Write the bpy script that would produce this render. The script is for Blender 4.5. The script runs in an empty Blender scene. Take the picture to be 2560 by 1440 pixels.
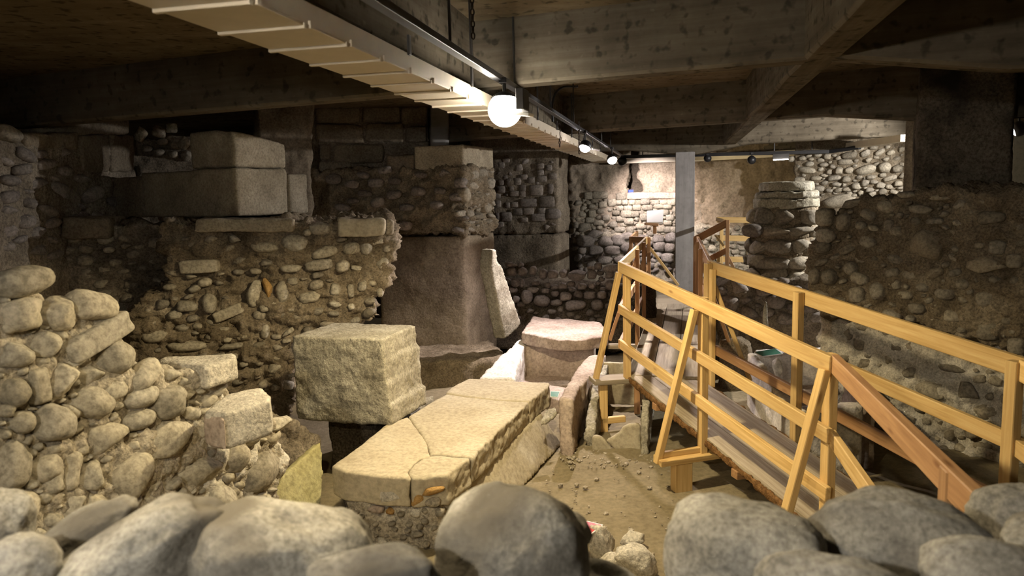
import bpy, bmesh, math, random
import numpy as np
from mathutils import Vector, Matrix

# ------------------------------------------------------------------ camera, world, exposure
FPX = 1850.0
CX, CY = 1280.0, 720.0
EYE = Vector((0.0, 0.0, 2.25))
PITCH = math.radians(7.1)
ROLL = math.radians(1.4)
FWD = Vector((0, math.cos(PITCH), -math.sin(PITCH)))
U0 = Vector((0, math.sin(PITCH), math.cos(PITCH)))
R0 = Vector((1, 0, 0))
RGT = R0 * math.cos(ROLL) - U0 * math.sin(ROLL)
UPV = R0 * math.sin(ROLL) + U0 * math.cos(ROLL)

scene = bpy.context.scene
C = scene.collection
cam_data = bpy.data.cameras.new('camera')
cam_data.sensor_width = 36.0
cam_data.lens = FPX / 2560.0 * 36.0
cam_data.clip_start = 0.05
cam_data.dof.use_dof = True
cam_data.dof.focus_distance = 6.5
cam_data.dof.aperture_fstop = 3.2
cam = bpy.data.objects.new('camera', cam_data)
C.objects.link(cam)
M = Matrix((RGT, UPV, -FWD)).transposed().to_4x4()
M.translation = EYE
cam.matrix_world = M
scene.camera = cam

world = bpy.data.worlds.new('world')
scene.world = world
world.use_nodes = True
world.node_tree.nodes['Background'].inputs[0].default_value = (1.0, 0.85, 0.62, 1)
world.node_tree.nodes['Background'].inputs[1].default_value = 0.02

vs = scene.view_settings
vs.view_transform = 'Standard'
vs.look = 'None'
vs.gamma = 1.0
vs.use_curve_mapping = False
vs.exposure = 2.03
scene.cycles.max_bounces = 6
scene.cycles.diffuse_bounces = 6
scene.cycles.glossy_bounces = 1
scene.cycles.transmission_bounces = 0
scene.cycles.use_light_tree = False
scene.cycles.caustics_reflective = False
scene.cycles.caustics_refractive = False

KEY_POWER = 78.0
NEAR_FILL_POWER = 33.0
WARM = (1.0, 0.80, 0.47)
COOL = (1.0, 0.86, 0.84)

# ------------------------------------------------------------------ placing helpers
def ray(x, y):
    return (FWD + RGT * ((x - CX) / FPX) + UPV * ((CY - y) / FPX))
def P(x, y, d):                       # point seen at (x, y), standing at distance d in front of the eye
    r = ray(x, y)
    return EYE + r * (d / r.y)
def PZ(x, y, z):                      # point seen at (x, y), at height z
    r = ray(x, y)
    return EYE + r * ((z - EYE.z) / r.z)
def AX(X, d, z):                      # hall coordinates: lateral offset from the hall axis
    return Vector((X + 0.227 * d, d, z))
AXD = Vector((0.227, 1, 0)).normalized()
ZV = Vector((0, 0, 1))

class Face:                           # an upright plane of masonry through two ground points
    def __init__(s, a, b, lean=0.0):
        a = Vector((a[0], a[1], 0)); b = Vector((b[0], b[1], 0))
        s.o = a
        s.u = (b - a).normalized()
        n = s.u.cross(ZV)
        s.n = n if n.dot(EYE - a) > 0 else -n
        s.n = (s.n + ZV * lean).normalized()
        s.up = s.n.cross(s.u)
        if s.up.z < 0: s.up = -s.up
    def hit(s, x, y):
        r = ray(x, y)
        return EYE + r * ((s.o - EYE).dot(s.n) / r.dot(s.n))
    def size(s, x, y, w, h):
        W = abs((s.hit(x + w / 2, y) - s.hit(x - w / 2, y)).dot(s.u))
        H = abs((s.hit(x, y + h / 2) - s.hit(x, y - h / 2)).dot(s.up))
        return W, H

# ------------------------------------------------------------------ noise
def _h(ix, iy, iz, seed):
    n = (ix * 374761393 + iy * 668265263 + iz * 1440662683 + seed * 1274126177) & 0xffffffff
    n = ((n ^ (n >> 13)) * 1274126177) & 0xffffffff
    n = ((n ^ (n >> 15)) * 2246822519) & 0xffffffff
    return ((n ^ (n >> 16)) & 0xffff) / 32767.5 - 1.0
def vnoise(p, seed=0):
    i = np.floor(p).astype(np.int64); f = p - i
    f = f * f * (3 - 2 * f)
    x, y, z = i[:, 0], i[:, 1], i[:, 2]
    fx, fy, fz = f[:, 0], f[:, 1], f[:, 2]
    r = 0
    for dx in (0, 1):
        for dy in (0, 1):
            for dz in (0, 1):
                w = (fx if dx else 1 - fx) * (fy if dy else 1 - fy) * (fz if dz else 1 - fz)
                r = r + w * _h(x + dx, y + dy, z + dz, seed)
    return r

# ------------------------------------------------------------------ materials
def nodes_of(name):
    m = bpy.data.materials.new(name); m.use_nodes = True
    nt = m.node_tree
    return m, nt, nt.nodes['Principled BSDF']
def matte(m, nt, b, rough):
    d = nt.nodes.new('ShaderNodeBsdfDiffuse'); d.inputs['Roughness'].default_value = 0.0
    nt.links.new(d.outputs[0], nt.nodes['Material Output'].inputs['Surface'])
    nt.nodes.remove(b)
    return d
def N(nt, t, **kw):
    n = nt.nodes.new(t)
    for k, v in kw.items(): setattr(n, k, v)
    return n
def ramp(nt, stops):
    r = N(nt, 'ShaderNodeValToRGB')
    e = r.color_ramp.elements
    while len(e) < len(stops): e.new(0.5)
    for q, (p, c) in zip(e, stops):
        q.position = p; q.color = (c[0], c[1], c[2], 1) if isinstance(c, (tuple, list)) else (c, c, c, 1)
    return r
def mixc(nt, mode, fac, a, b):
    m = N(nt, 'ShaderNodeMix'); m.data_type = 'RGBA'; m.blend_type = mode
    for s, v in ((m.inputs[0], fac), (m.inputs[6], a), (m.inputs[7], b)):
        if hasattr(v, 'links'): nt.links.new(v, s)
        elif isinstance(v, (int, float)): s.default_value = v
        else: s.default_value = (v[0], v[1], v[2], 1)
    return m.outputs[2]
def noise_tex(nt, vec, scale, detail=6, rough=0.6, dist=0.0):
    t = N(nt, 'ShaderNodeTexNoise')
    t.inputs['Scale'].default_value = scale; t.inputs['Detail'].default_value = detail
    t.inputs['Roughness'].default_value = rough; t.inputs['Distortion'].default_value = dist
    nt.links.new(vec, t.inputs['Vector'])
    return t.outputs['Fac']

def rock_mat(name, dark, mid, light, scale=3.0, bump=0.5, bscale=26.0, vary=0.35, speck=0.25, rough=0.92, blotch=None, spots=0.0):
    m, nt, b = nodes_of(name)
    pos = N(nt, 'ShaderNodeNewGeometry').outputs['Position']
    f1 = noise_tex(nt, pos, scale, 4, 0.62)
    r = ramp(nt, [(0.28, dark), (0.5, mid), (0.74, light)])
    nt.links.new(f1, r.inputs[0])
    col = r.outputs[0]
    f2 = noise_tex(nt, pos, scale * 14, 2, 0.7)
    r2 = ramp(nt, [(0.32, 1 - speck * 1.6), (0.55, 1.0), (0.75, 1 + speck)])
    nt.links.new(f2, r2.inputs[0])
    col = mixc(nt, 'MULTIPLY', 1.0, col, r2.outputs[0])
    if blotch:
        f3 = noise_tex(nt, pos, scale * 0.55, 2, 0.5)
        r3 = ramp(nt, [(0.52, 0.0), (0.66, 1.0)])
        nt.links.new(f3, r3.inputs[0])
        col = mixc(nt, 'MIX', r3.outputs[0], col, blotch)
    if vary:
        oi = N(nt, 'ShaderNodeObjectInfo')
        rv = ramp(nt, [(0.0, (1 - vary, 1 - vary * 1.05, 1 - vary * 1.15)), (0.35, (1 - vary * .3, 1 - vary * .3, 1 - vary * .28)), (0.7, (1.0, .985, .95)), (1.0, (1 + vary * .35, 1 + vary * .28, 1 + vary * .15))])
        nt.links.new(oi.outputs['Random'], rv.inputs[0])
        col = mixc(nt, 'MULTIPLY', 1.0, col, rv.outputs[0])
    b = matte(m, nt, b, rough)
    nt.links.new(col, b.inputs['Color'])
    f4 = noise_tex(nt, pos, bscale, 4, 0.68)
    h = f4
    if spots:
        v = N(nt, 'ShaderNodeTexVoronoi'); v.inputs['Scale'].default_value = bscale * 1.3
        nt.links.new(pos, v.inputs['Vector'])
        mm = N(nt, 'ShaderNodeMath', operation='MULTIPLY_ADD'); mm.inputs[1].default_value = -spots
        nt.links.new(v.outputs['Distance'], mm.inputs[0]); nt.links.new(f4, mm.inputs[2])
        h = mm.outputs[0]
    bp = N(nt, 'ShaderNodeBump'); bp.inputs['Strength'].default_value = bump * .75; bp.inputs['Distance'].default_value = 0.02
    nt.links.new(h, bp.inputs['Height']); nt.links.new(bp.outputs[0], b.inputs['Normal'])
    return m

def wood_mat(name, c1, c2, c3, bump=0.15, knots=True, rough=0.6, gs=1.0, vary=.22):
    m, nt, b = nodes_of(name)
    tc = N(nt, 'ShaderNodeTexCoord')
    oi = N(nt, 'ShaderNodeObjectInfo')
    ad = N(nt, 'ShaderNodeVectorMath', operation='ADD')
    cb = N(nt, 'ShaderNodeVectorMath', operation='SCALE'); cb.inputs[0].default_value = (7.3, 3.1, 5.7)
    nt.links.new(oi.outputs['Random'], cb.inputs['Scale'])
    nt.links.new(tc.outputs['Object'], ad.inputs[0]); nt.links.new(cb.outputs[0], ad.inputs[1])
    mp = N(nt, 'ShaderNodeMapping'); mp.inputs['Scale'].default_value = (1.2 * gs, 26 * gs, 26 * gs)
    nt.links.new(ad.outputs[0], mp.inputs[0])
    f1 = noise_tex(nt, mp.outputs[0], 1.6, 3, 0.6, .6)
    r = ramp(nt, [(0.3, c1), (0.52, c2), (0.72, c3)])
    nt.links.new(f1, r.inputs[0])
    col = r.outputs[0]
    if knots:
        v = N(nt, 'ShaderNodeTexVoronoi'); v.inputs['Scale'].default_value = 1.0
        mk = N(nt, 'ShaderNodeMapping'); mk.inputs['Scale'].default_value = (2.6, 9, 9)
        nt.links.new(ad.outputs[0], mk.inputs[0]); nt.links.new(mk.outputs[0], v.inputs['Vector'])
        rk = ramp(nt, [(0.05, (.42, .3, .2)), (0.14, (1, 1, 1))])
        nt.links.new(v.outputs['Distance'], rk.inputs[0])
        col = mixc(nt, 'MULTIPLY', 0.75, col, rk.outputs[0])
    rv = ramp(nt, [(0, 1 - vary), (1, 1 + vary * .6)])
    nt.links.new(oi.outputs['Random'], rv.inputs[0])
    col = mixc(nt, 'MULTIPLY', 1.0, col, rv.outputs[0])
    nt.links.new(col, b.inputs['Base Color'])
    b.inputs['Roughness'].default_value = rough
    b.inputs['Specular IOR Level'].default_value = 0.3
    bp = N(nt, 'ShaderNodeBump'); bp.inputs['Strength'].default_value = bump; bp.inputs['Distance'].default_value = 0.01
    nt.links.new(f1, bp.inputs['Height']); nt.links.new(bp.outputs[0], b.inputs['Normal'])
    return m

def concrete_mat(name, dark, mid, light, lines=14.0, bump=0.4, spots=.8):
    m, nt, b = nodes_of(name)
    tc = N(nt, 'ShaderNodeTexCoord').outputs['Object']
    mp = N(nt, 'ShaderNodeMapping'); mp.inputs['Scale'].default_value = (0.7, lines, lines)
    nt.links.new(tc, mp.inputs[0])
    f1 = noise_tex(nt, mp.outputs[0], 1.2, 4, 0.6)
    f2 = noise_tex(nt, tc, 2.2, 5, 0.65)
    av = N(nt, 'ShaderNodeMath', operation='MULTIPLY_ADD'); av.inputs[1].default_value = 0.45
    sc = N(nt, 'ShaderNodeMath', operation='MULTIPLY'); sc.inputs[1].default_value = 0.55
    nt.links.new(f2, sc.inputs[0]); nt.links.new(f1, av.inputs[0]); nt.links.new(sc.outputs[0], av.inputs[2])
    r = ramp(nt, [(0.34, dark), (0.5, mid), (0.68, light)])
    nt.links.new(av.outputs[0], r.inputs[0])
    f3 = noise_tex(nt, tc, 11, 2, 0.5)
    r3 = ramp(nt, [(0.33, .4), (0.43, 1.0), (0.68, 1.0), (0.76, 1.5)])
    nt.links.new(f3, r3.inputs[0])
    b = matte(m, nt, b, .9)
    nt.links.new(mixc(nt, 'MULTIPLY', spots, r.outputs[0], r3.outputs[0]), b.inputs['Color'])
    bp = N(nt, 'ShaderNodeBump'); bp.inputs['Strength'].default_value = bump; bp.inputs['Distance'].default_value = 0.015
    nt.links.new(av.outputs[0], bp.inputs['Height']); nt.links.new(bp.outputs[0], b.inputs['Normal'])
    return m

def plain_mat(name, c, rough=0.5, metal=0.0, mottle=0.15, emit=None, es=0.0):
    m, nt, b = nodes_of(name)
    tc = N(nt, 'ShaderNodeTexCoord').outputs['Object']
    f = noise_tex(nt, tc, 9, 4, 0.6)
    r = ramp(nt, [(0.3, tuple(x * (1 - mottle) for x in c)), (0.7, tuple(min(1, x * (1 + mottle)) for x in c))])
    nt.links.new(f, r.inputs[0]); nt.links.new(r.outputs[0], b.inputs['Base Color'])
    b.inputs['Roughness'].default_value = rough; b.inputs['Metallic'].default_value = metal
    if emit:
        b.inputs['Emission Color'].default_value = (*emit, 1); b.inputs['Emission Strength'].default_value = es
    if emit: m.cycles.emission_sampling = 'NONE'
    return m

MAT = {
    'cobble': rock_mat('cobble_stone', (.20, .175, .14), (.32, .29, .235), (.42, .385, .31), 2.6, .35, 30, .34),
    'cobble_near': rock_mat('near_cobble_stone', (.19, .182, .165), (.315, .305, .28), (.43, .42, .39), 5.5, .35, 34, .2, .25, blotch=(.13, .12, .105)),
    'cobble_dark': rock_mat('dark_cobble_stone', (.15, .13, .115), (.235, .21, .19), (.33, .30, .275), 2.6, .35, 26, .3),
    'cobble_pale': rock_mat('lime_dusted_cobble', (.29, .262, .205), (.41, .375, .30), (.52, .485, .40), 2.6, .35, 30, .26),
    'lichen': rock_mat('yellow_green_stone', (.30, .275, .13), (.39, .36, .185), (.47, .44, .25), 2.4, .4, 30, 0, .18),
    'mortar': rock_mat('pale_lime_mortar', (.27, .235, .175), (.385, .34, .265), (.52, .475, .39), 3.2, 1.0, 30, 0, .32),
    'mortar_white': rock_mat('whitish_lime_mortar', (.40, .365, .30), (.54, .505, .43), (.70, .665, .59), 4, 1.0, 26, 0, .25),
    'rubble': rock_mat('brown_rubble_concrete', (.115, .092, .062), (.205, .167, .117), (.32, .272, .20), 3.6, 1.0, 30, 0, .3),
    'rubble_dark': rock_mat('dark_rubble_concrete', (.11, .092, .07), (.19, .16, .122), (.29, .25, .195), 3.2, 1.0, 28, 0, .3),
    'earth': rock_mat('dark_packed_earth', (.06, .048, .035), (.10, .083, .062), (.16, .135, .10), 4, .9, 30, 0, .4),
    'sand': rock_mat('trodden_sand', (.19, .157, .098), (.235, .198, .127), (.285, .243, .162), 1.6, .35, 60, 0, .13),
    'ashlar': rock_mat('tan_ashlar', (.23, .195, .145), (.32, .28, .21), (.42, .37, .285), 3.4, .55, 34, .14, .2),
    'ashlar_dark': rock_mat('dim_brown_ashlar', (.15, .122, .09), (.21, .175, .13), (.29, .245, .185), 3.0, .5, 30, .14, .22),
    'lid': rock_mat('yellowish_limestone', (.38, .33, .235), (.47, .415, .305), (.55, .495, .38), 2.0, .35, 26, .06, .14),
    'plaster_block': rock_mat('grey_plaster_masonry', (.25, .23, .18), (.365, .343, .275), (.50, .475, .40), 3.4, .8, 24, .06, .25),
    'lime_plaster': rock_mat('smooth_lime_plaster', (.34, .30, .215), (.42, .375, .275), (.50, .45, .345), 1.9, .3, 40, .05, .14),
    'pink_plaster': rock_mat('pinkish_lime_plaster', (.30, .235, .19), (.42, .345, .29), (.54, .465, .40), 2.4, .4, 32, .05, .2),
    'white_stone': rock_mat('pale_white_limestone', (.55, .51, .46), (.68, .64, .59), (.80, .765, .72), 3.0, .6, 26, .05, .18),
    'backwall': rock_mat('brown_wall_plaster', (.19, .155, .115), (.30, .25, .19), (.40, .335, .265), 2.1, 1.0, 13, 0, .22),
    'bronze_plaster': rock_mat('ochre_wall_plaster', (.15, .115, .078), (.225, .178, .125), (.31, .25, .185), 1.7, 1.0, 10, 0, .2),
    'palewall': rock_mat('pale_rendered_wall', (.42, .42, .385), (.52, .52, .48), (.6, .6, .56), 1.2, .3, 12, 0, .12),
    'pier': rock_mat('stained_pier_masonry', (.05, .043, .035), (.125, .105, .08), (.19, .16, .122), 2.6, .9, 16, 0, .3, blotch=(.03, .028, .026)),
    'concrete': concrete_mat('board_marked_concrete', (.075, .062, .045), (.125, .106, .078), (.19, .163, .122)),
    'slab_concrete': concrete_mat('ochre_ceiling_concrete', (.095, .072, .044), (.145, .113, .070), (.20, .16, .104), 5),
    'column': concrete_mat('grey_column_concrete', (.17, .16, .155), (.245, .235, .23), (.33, .32, .31), 9, .3, .15),
    'wood': wood_mat('yellow_pine', (.49, .315, .115), (.60, .41, .17), (.68, .495, .23), .12),
    'wood_brown': wood_mat('reddish_pine', (.31, .165, .075), (.40, .225, .105), (.48, .29, .14), .12),
    'deck': wood_mat('greyed_deck_board', (.25, .205, .14), (.355, .30, .215), (.44, .38, .285), .25, False, .8),
    'bark': rock_mat('rough_bark_edge', (.10, .055, .025), (.22, .12, .05), (.34, .2, .09), 16, 1.0, 60, 0, .4),
    'tray': plain_mat('cream_enamel', (.56, .49, .375), .5, 0, .06),
    'tray_dark': plain_mat('dark_steel', (.055, .052, .05), .45, .4, .25),
    'black': plain_mat('black_metal', (.02, .02, .022), .4, .3, .2),
    'chrome': plain_mat('bright_steel', (.5, .48, .46), .3, .8, .1),
    'chain': plain_mat('rusty_chain', (.06, .045, .035), .7, .5, .3),
    'white_card': plain_mat('white_card', (.86, .86, .84), .5, 0, .02),
    'green_card': plain_mat('green_print', (.03, .17, .11), .45, 0, .05),
    'red_card': plain_mat('red_print', (.55, .045, .05), .45, 0, .05),
    'board_cream': plain_mat('cream_painted_board', (.62, .56, .45), .6, 0, .06),
    'blue': plain_mat('blue_plastic', (.02, .05, .35), .5, 0, .05),
    'stain': plain_mat('red_stain', (.55, .16, .06), .9, 0, .1),
    'clay': rock_mat('orange_clay', (.30, .17, .06), (.42, .26, .10), (.5, .33, .15), 8, .7, 30, 0, .2),
    'glow_warm': plain_mat('lamp_glow_warm', (1, 1, 1), .5, 0, 0, (1.0, .93, .80), 22.0),
    'glow_cool': plain_mat('lamp_glow_cool', (1, 1, 1), .5, 0, 0, (1.0, .93, .96), 14.0),
    'glow_dim': plain_mat('lamp_glow_dim', (1, 1, 1), .5, 0, 0, (1.0, .97, .9), 3.0),
}

# ------------------------------------------------------------------ object helpers
def link(name, me, mat=None, parent=None, mw=None):
    o = bpy.data.objects.new(name, me)
    C.objects.link(o)
    if mat is not None and not me.materials: me.materials.append(MAT[mat])
    if parent is not None:
        o.parent = parent
        o.matrix_parent_inverse = parent.matrix_basis.inverted()
    if mw is not None: o.matrix_basis = mw
    return o
def thing(name, label, cat, loc, group=None, kind=None):
    o = bpy.data.objects.new(name, None); C.objects.link(o)
    o.empty_display_size = 0.2
    o.matrix_basis = Matrix.Translation(Vector(loc))
    return tag(o, label, cat, group, kind)
def tag(o, label=None, cat=None, group=None, kind=None):
    if label: o['label'] = label
    if cat: o['category'] = cat
    if group: o['group'] = group
    if kind: o['kind'] = kind
    return o

def mesh_from(verts, faces, name, smooth=False):
    me = bpy.data.meshes.new(name)
    me.from_pydata([tuple(v) for v in verts], [], faces)
    bm = bmesh.new(); bm.from_mesh(me)
    bmesh.ops.recalc_face_normals(bm, faces=bm.faces)
    bm.to_mesh(me); bm.free()
    if smooth:
        for p in me.polygons: p.use_smooth = True
    return me

def prism(front, off):                # a closed prism: a polygon and its copy moved by off (vector, or list of points)
    n = len(front)
    back = off if isinstance(off, list) else [p + off for p in front]
    v = list(front) + back
    f = [tuple(range(n)), tuple(range(2 * n - 1, n - 1, -1))]
    for i in range(n):
        j = (i + 1) % n
        f.append((i, i + n, j + n, j))
    return v, f

TMP = []
def rock(name, parts, mat, parent=None, voxel=0.03, amp=0.02, scale=6.0, fine=0.4, seed=0, side=None, side_dirs=None, squash=1.0, smooth=2, coarse=0.0, label=None, cat=None, kind=None, round_=0):
    """closed solids fused by voxel remeshing, then roughened by noise: a worn stone or a rubble mass"""
    V, F = [], []
    for v, f in parts:
        k = len(V); V += [tuple(q) for q in v]; F += [tuple(i + k for i in g) for g in f]
    me = mesh_from(V, F, name)
    o = bpy.data.objects.new('tmp', me); C.objects.link(o)
    md = o.modifiers.new('r', 'REMESH'); md.mode = 'VOXEL'; md.voxel_size = voxel
    ms = o.modifiers.new('s', 'SMOOTH'); ms.factor = 0.5; ms.iterations = smooth + round_
    dg = bpy.context.evaluated_depsgraph_get()
    ev = o.evaluated_get(dg)
    out = bpy.data.meshes.new_from_object(ev)
    bpy.data.objects.remove(o); bpy.data.meshes.remove(me)
    n = len(out.vertices)
    co = np.empty(n * 3); out.vertices.foreach_get('co', co); co = co.reshape(-1, 3)
    no = np.empty(n * 3); out.vertex_normals.foreach_get('vector', no); no = no.reshape(-1, 3)
    q = co.copy(); q[:, 2] *= squash
    d = amp * (vnoise(q * scale, seed) + fine * vnoise(q * scale * 2.7, seed + 5) + fine * .6 * vnoise(q * scale * 6.1, seed + 9))
    if coarse: d = d + coarse * vnoise(q * scale * .33, seed + 3)
    if side is not None:
        w = np.clip((0.75 - no[:, 2]) / 0.5, 0, 1)
        if side_dirs:
            k = np.max(np.stack([no @ np.array(v_[:]) for v_ in side_dirs]), axis=0)
            w = w * np.clip(k * 2 - .5, 0, 1)
        d = d * (1 - w) + w * side * (vnoise(q * scale * 1.4, seed + 21) + .6 * vnoise(q * scale * 3.9, seed + 22))
    co = co + no * d[:, None]
    out.vertices.foreach_set('co', co.ravel())
    out.polygons.foreach_set('use_smooth', np.ones(len(out.polygons), bool))
    out.materials.clear(); out.name = name; out.update()
    ob = link(name, out, mat, parent)
    return tag(ob, label, cat, None, kind)

def slab_px(name, face, poly, depth, mat, parent=None, **kw):   # a mass whose front outline lies on a masonry plane
    pts = [face.hit(x, y) for x, y in poly]
    return rock(name, [prism(pts, -Vector((face.n.x, face.n.y, 0)).normalized() * depth)], mat, parent, **kw)

def hexa(b, h):                        # footprint of four points and a height range
    lo = [Vector((p.x, p.y, h[0])) for p in b]; hi = [Vector((p.x, p.y, h[1])) for p in b]
    return prism(lo, hi)

BOARDS = {}
def box_mesh(L, w, t, bev=0.004):
    key = (round(L, 3), round(w, 3), round(t, 3))
    if key in BOARDS: return BOARDS[key]
    bm = bmesh.new(); bmesh.ops.create_cube(bm, size=1.0)
    for v in bm.verts: v.co = Vector((v.co.x * L, v.co.y * t, v.co.z * w))
    bmesh.ops.bevel(bm, geom=list(bm.edges), offset=min(bev, t * .3, w * .3), segments=1, affect='EDGES')
    me = bpy.data.meshes.new('board'); bm.to_mesh(me); bm.free()
    BOARDS[key] = me
    return me
def board(parent, name, p0, p1, w, t, mat, up=ZV, shift=Vector((0, 0, 0)), ext=0.0, bev=0.004):
    """a sawn board from p0 to p1: w measured along up, t across"""
    d = (p1 - p0); L = d.length + 2 * ext; x = d.normalized()
    y = up.cross(x).normalized(); z = x.cross(y)
    mw = Matrix((x, y, z)).transposed().to_4x4(); mw.translation = (p0 + p1) / 2 + shift
    me = box_mesh(L, w, t, bev)
    if not me.materials: me.materials.append(MAT[mat])
    elif me.materials[0] != MAT[mat]:
        me = me.copy(); me.materials[0] = MAT[mat]
    return link(name, me, None, parent, mw)

# ------------------------------------------------------------------ stones
def stone_mesh(kind, seed, sub=3):
    rnd = random.Random(seed)
    bm = bmesh.new(); bmesh.ops.create_icosphere(bm, subdivisions=sub, radius=1.0)
    co = np.array([v.co[:] for v in bm.verts])
    if kind == 'cobble':
        e = rnd.uniform(.72, .95)
        co = np.sign(co) * np.abs(co) ** e
        co /= np.abs(co).max(0)
        r = 1 + .15 * vnoise(co * 1.25 + seed * 3.1, seed) + .05 * vnoise(co * 3 + seed, seed + 1)
        co = co * r[:, None]
    else:
        for k in range(9 if kind == 'angular' else 7):
            n = np.array([rnd.gauss(0, 1) for _ in range(3)]); n /= np.linalg.norm(n)
            h = rnd.uniform(.52, .82)
            s = co @ n
            ex = np.clip(s - h, 0, None)
            co = co - n[None, :] * ex[:, None] * .93
        r = 1 + .07 * vnoise(co * 2.3 + seed, seed) + .035 * vnoise(co * 6 + seed, seed + 2)
        co = co * r[:, None]
    if kind == 'block':
        u = np.array([v.co[:] for v in bm.verts])
        bx = np.sign(u) * np.abs(u) ** .33
        bx /= np.abs(bx).max()
        r = 1 + .05 * vnoise(bx * 2 + seed, seed) + .03 * vnoise(bx * 5 + seed, seed + 2)
        co = bx * r[:, None]
    co -= (co.max(0) + co.min(0)) / 2
    co /= np.abs(co).max(0)
    for v, c in zip(bm.verts, co): v.co = c
    me = bpy.data.meshes.new(kind + '_stone'); bm.to_mesh(me); bm.free()
    for p in me.polygons: p.use_smooth = True
    return me
POOL = {}
def pool(kind, mat, i, sub=3):
    key = (kind, mat, i, sub)
    if key not in POOL:
        me = stone_mesh(kind, 17 + i * 7 + (100 if kind == 'angular' else 200 if kind == 'block' else 0), sub)
        me.materials.append(MAT[mat]); POOL[key] = me
    return POOL[key]
RS = random.Random(4)
def put_stone(parent, c, u, n, w, h, dep, ang=0.0, kind='cobble', mat='cobble', name='stone', sub=3, i=None):
    up = n.cross(u)
    if up.z < 0: up = -up
    a = math.radians(ang)
    x = u * math.cos(a) + up * math.sin(a)
    z = up * math.cos(a) - u * math.sin(a)
    mw = Matrix((x * (w / 2), n * (dep / 2), z * (h / 2))).transposed().to_4x4()
    mw.translation = c
    me = pool(kind, mat, RS.randrange(7) if i is None else i, sub)
    return link(name, me, None, parent, mw)
def stone_px(parent, face, x, y, w, h, ang=0, kind='cobble', mat='cobble', proud=-.1, deep=.95, sub=3, name='stone'):
    c = face.hit(x, y); W, H = face.size(x, y, w, h)
    if abs(ang) > 30 and w != h:
        k = (W / w + H / h) / 2; W, H = w * k, h * k
    dep = min(W, H) * deep + 0.04
    return put_stone(parent, c + face.n * (dep * proud), face.u, face.n, W, H, dep, -ang, kind, mat, name, sub)
def inside(poly, x, y):
    r = False; j = len(poly) - 1
    for i in range(len(poly)):
        xi, yi = poly[i]; xj, yj = poly[j]
        if (yi > y) != (yj > y) and x < (xj - xi) * (y - yi) / (yj - yi) + xi: r = not r
        j = i
    return r
def fill(parent, face, poly, n, wr, asp, seed, placed, kinds=('cobble',), mat='cobble', gap=.9, proud=-.1, deep=.9, tilt=14, sub=2, size_at=None):
    """small stones scattered between the ones already set (no overlaps)"""
    rnd = random.Random(seed)
    x0 = min(p[0] for p in poly); x1 = max(p[0] for p in poly); y0 = min(p[1] for p in poly); y1 = max(p[1] for p in poly)
    cnt = 0
    for k in range(n * 25):
        if cnt >= n: break
        x = rnd.uniform(x0, x1); y = rnd.uniform(y0, y1)
        if not inside(poly, x, y): continue
        t = (k / (n * 25)) ** .6
        w = wr[1] + (wr[0] - wr[1]) * min(1, t * rnd.uniform(.8, 1.4))
        if size_at: w *= size_at(x, y)
        h = w * rnd.uniform(*asp)
        ok = True
        for (a, b, c, d) in placed:
            if ((x - a) / (gap * (w + c) / 2)) ** 2 + ((y - b) / (gap * (h + d) / 2)) ** 2 < 1: ok = False; break
        if not ok: continue
        placed.append((x, y, w, h)); cnt += 1
        stone_px(parent, face, x, y, w, h, rnd.uniform(-tilt, tilt), rnd.choice(kinds), mat, proud + rnd.uniform(-.12, .1), deep, sub)
    return cnt
def zlist(lst, ox, oy, s):             # marks read off an enlarged view
    out = []
    for q in lst:
        x, y, w, h = q[:4]
        out.append((ox + x / s, oy + y / s, w / s, h / s) + tuple(q[4:]))
    return out
def set_list(parent, face, lst, placed, mat='cobble', kind='cobble', proud=-.1, deep=.95, sub=3):
    for q in lst:
        x, y, w, h = q[:4]
        ang = q[4] if len(q) > 4 else 0
        kd = q[5] if len(q) > 5 else kind
        mt = q[6] if len(q) > 6 else mat
        stone_px(parent, face, x, y, w, h, ang, kd, mt, proud, deep, sub)
        placed.append((x, y, w, h))

# ================================================================== the hall
ZS, ZB = 3.467, 3.016                    # slab underside, beam underside
def grid_mesh(name, x0, x1, y0, y1, step, zf, smooth=True):
    nx = int((x1 - x0) / step) + 1; ny = int((y1 - y0) / step) + 1
    xs, ys = np.meshgrid(np.linspace(x0, x1, nx), np.linspace(y0, y1, ny))
    p = np.stack([xs.ravel(), ys.ravel(), np.zeros(nx * ny)], 1)
    p[:, 2] = zf(p)
    f = [(j * nx + i, j * nx + i + 1, (j + 1) * nx + i + 1, (j + 1) * nx + i) for j in range(ny - 1) for i in range(nx - 1)]
    return mesh_from(p, f, name, smooth)
def fz(p):
    z = .035 * vnoise(p * 1.1, 2) + .012 * vnoise(p * 4, 3) + .006 * vnoise(p * 13, 4)
    d = np.clip((p[:, 1] - 8.6) / 1.2, 0, 1)
    return z * (1 - .4 * d) + .0 * d
floor = link('floor', grid_mesh('floor', -7, 8.5, -3, 16.5, .07, fz), 'sand')
tag(floor, 'trodden ochre sand floor of the excavation', None, None, 'structure')

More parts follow.
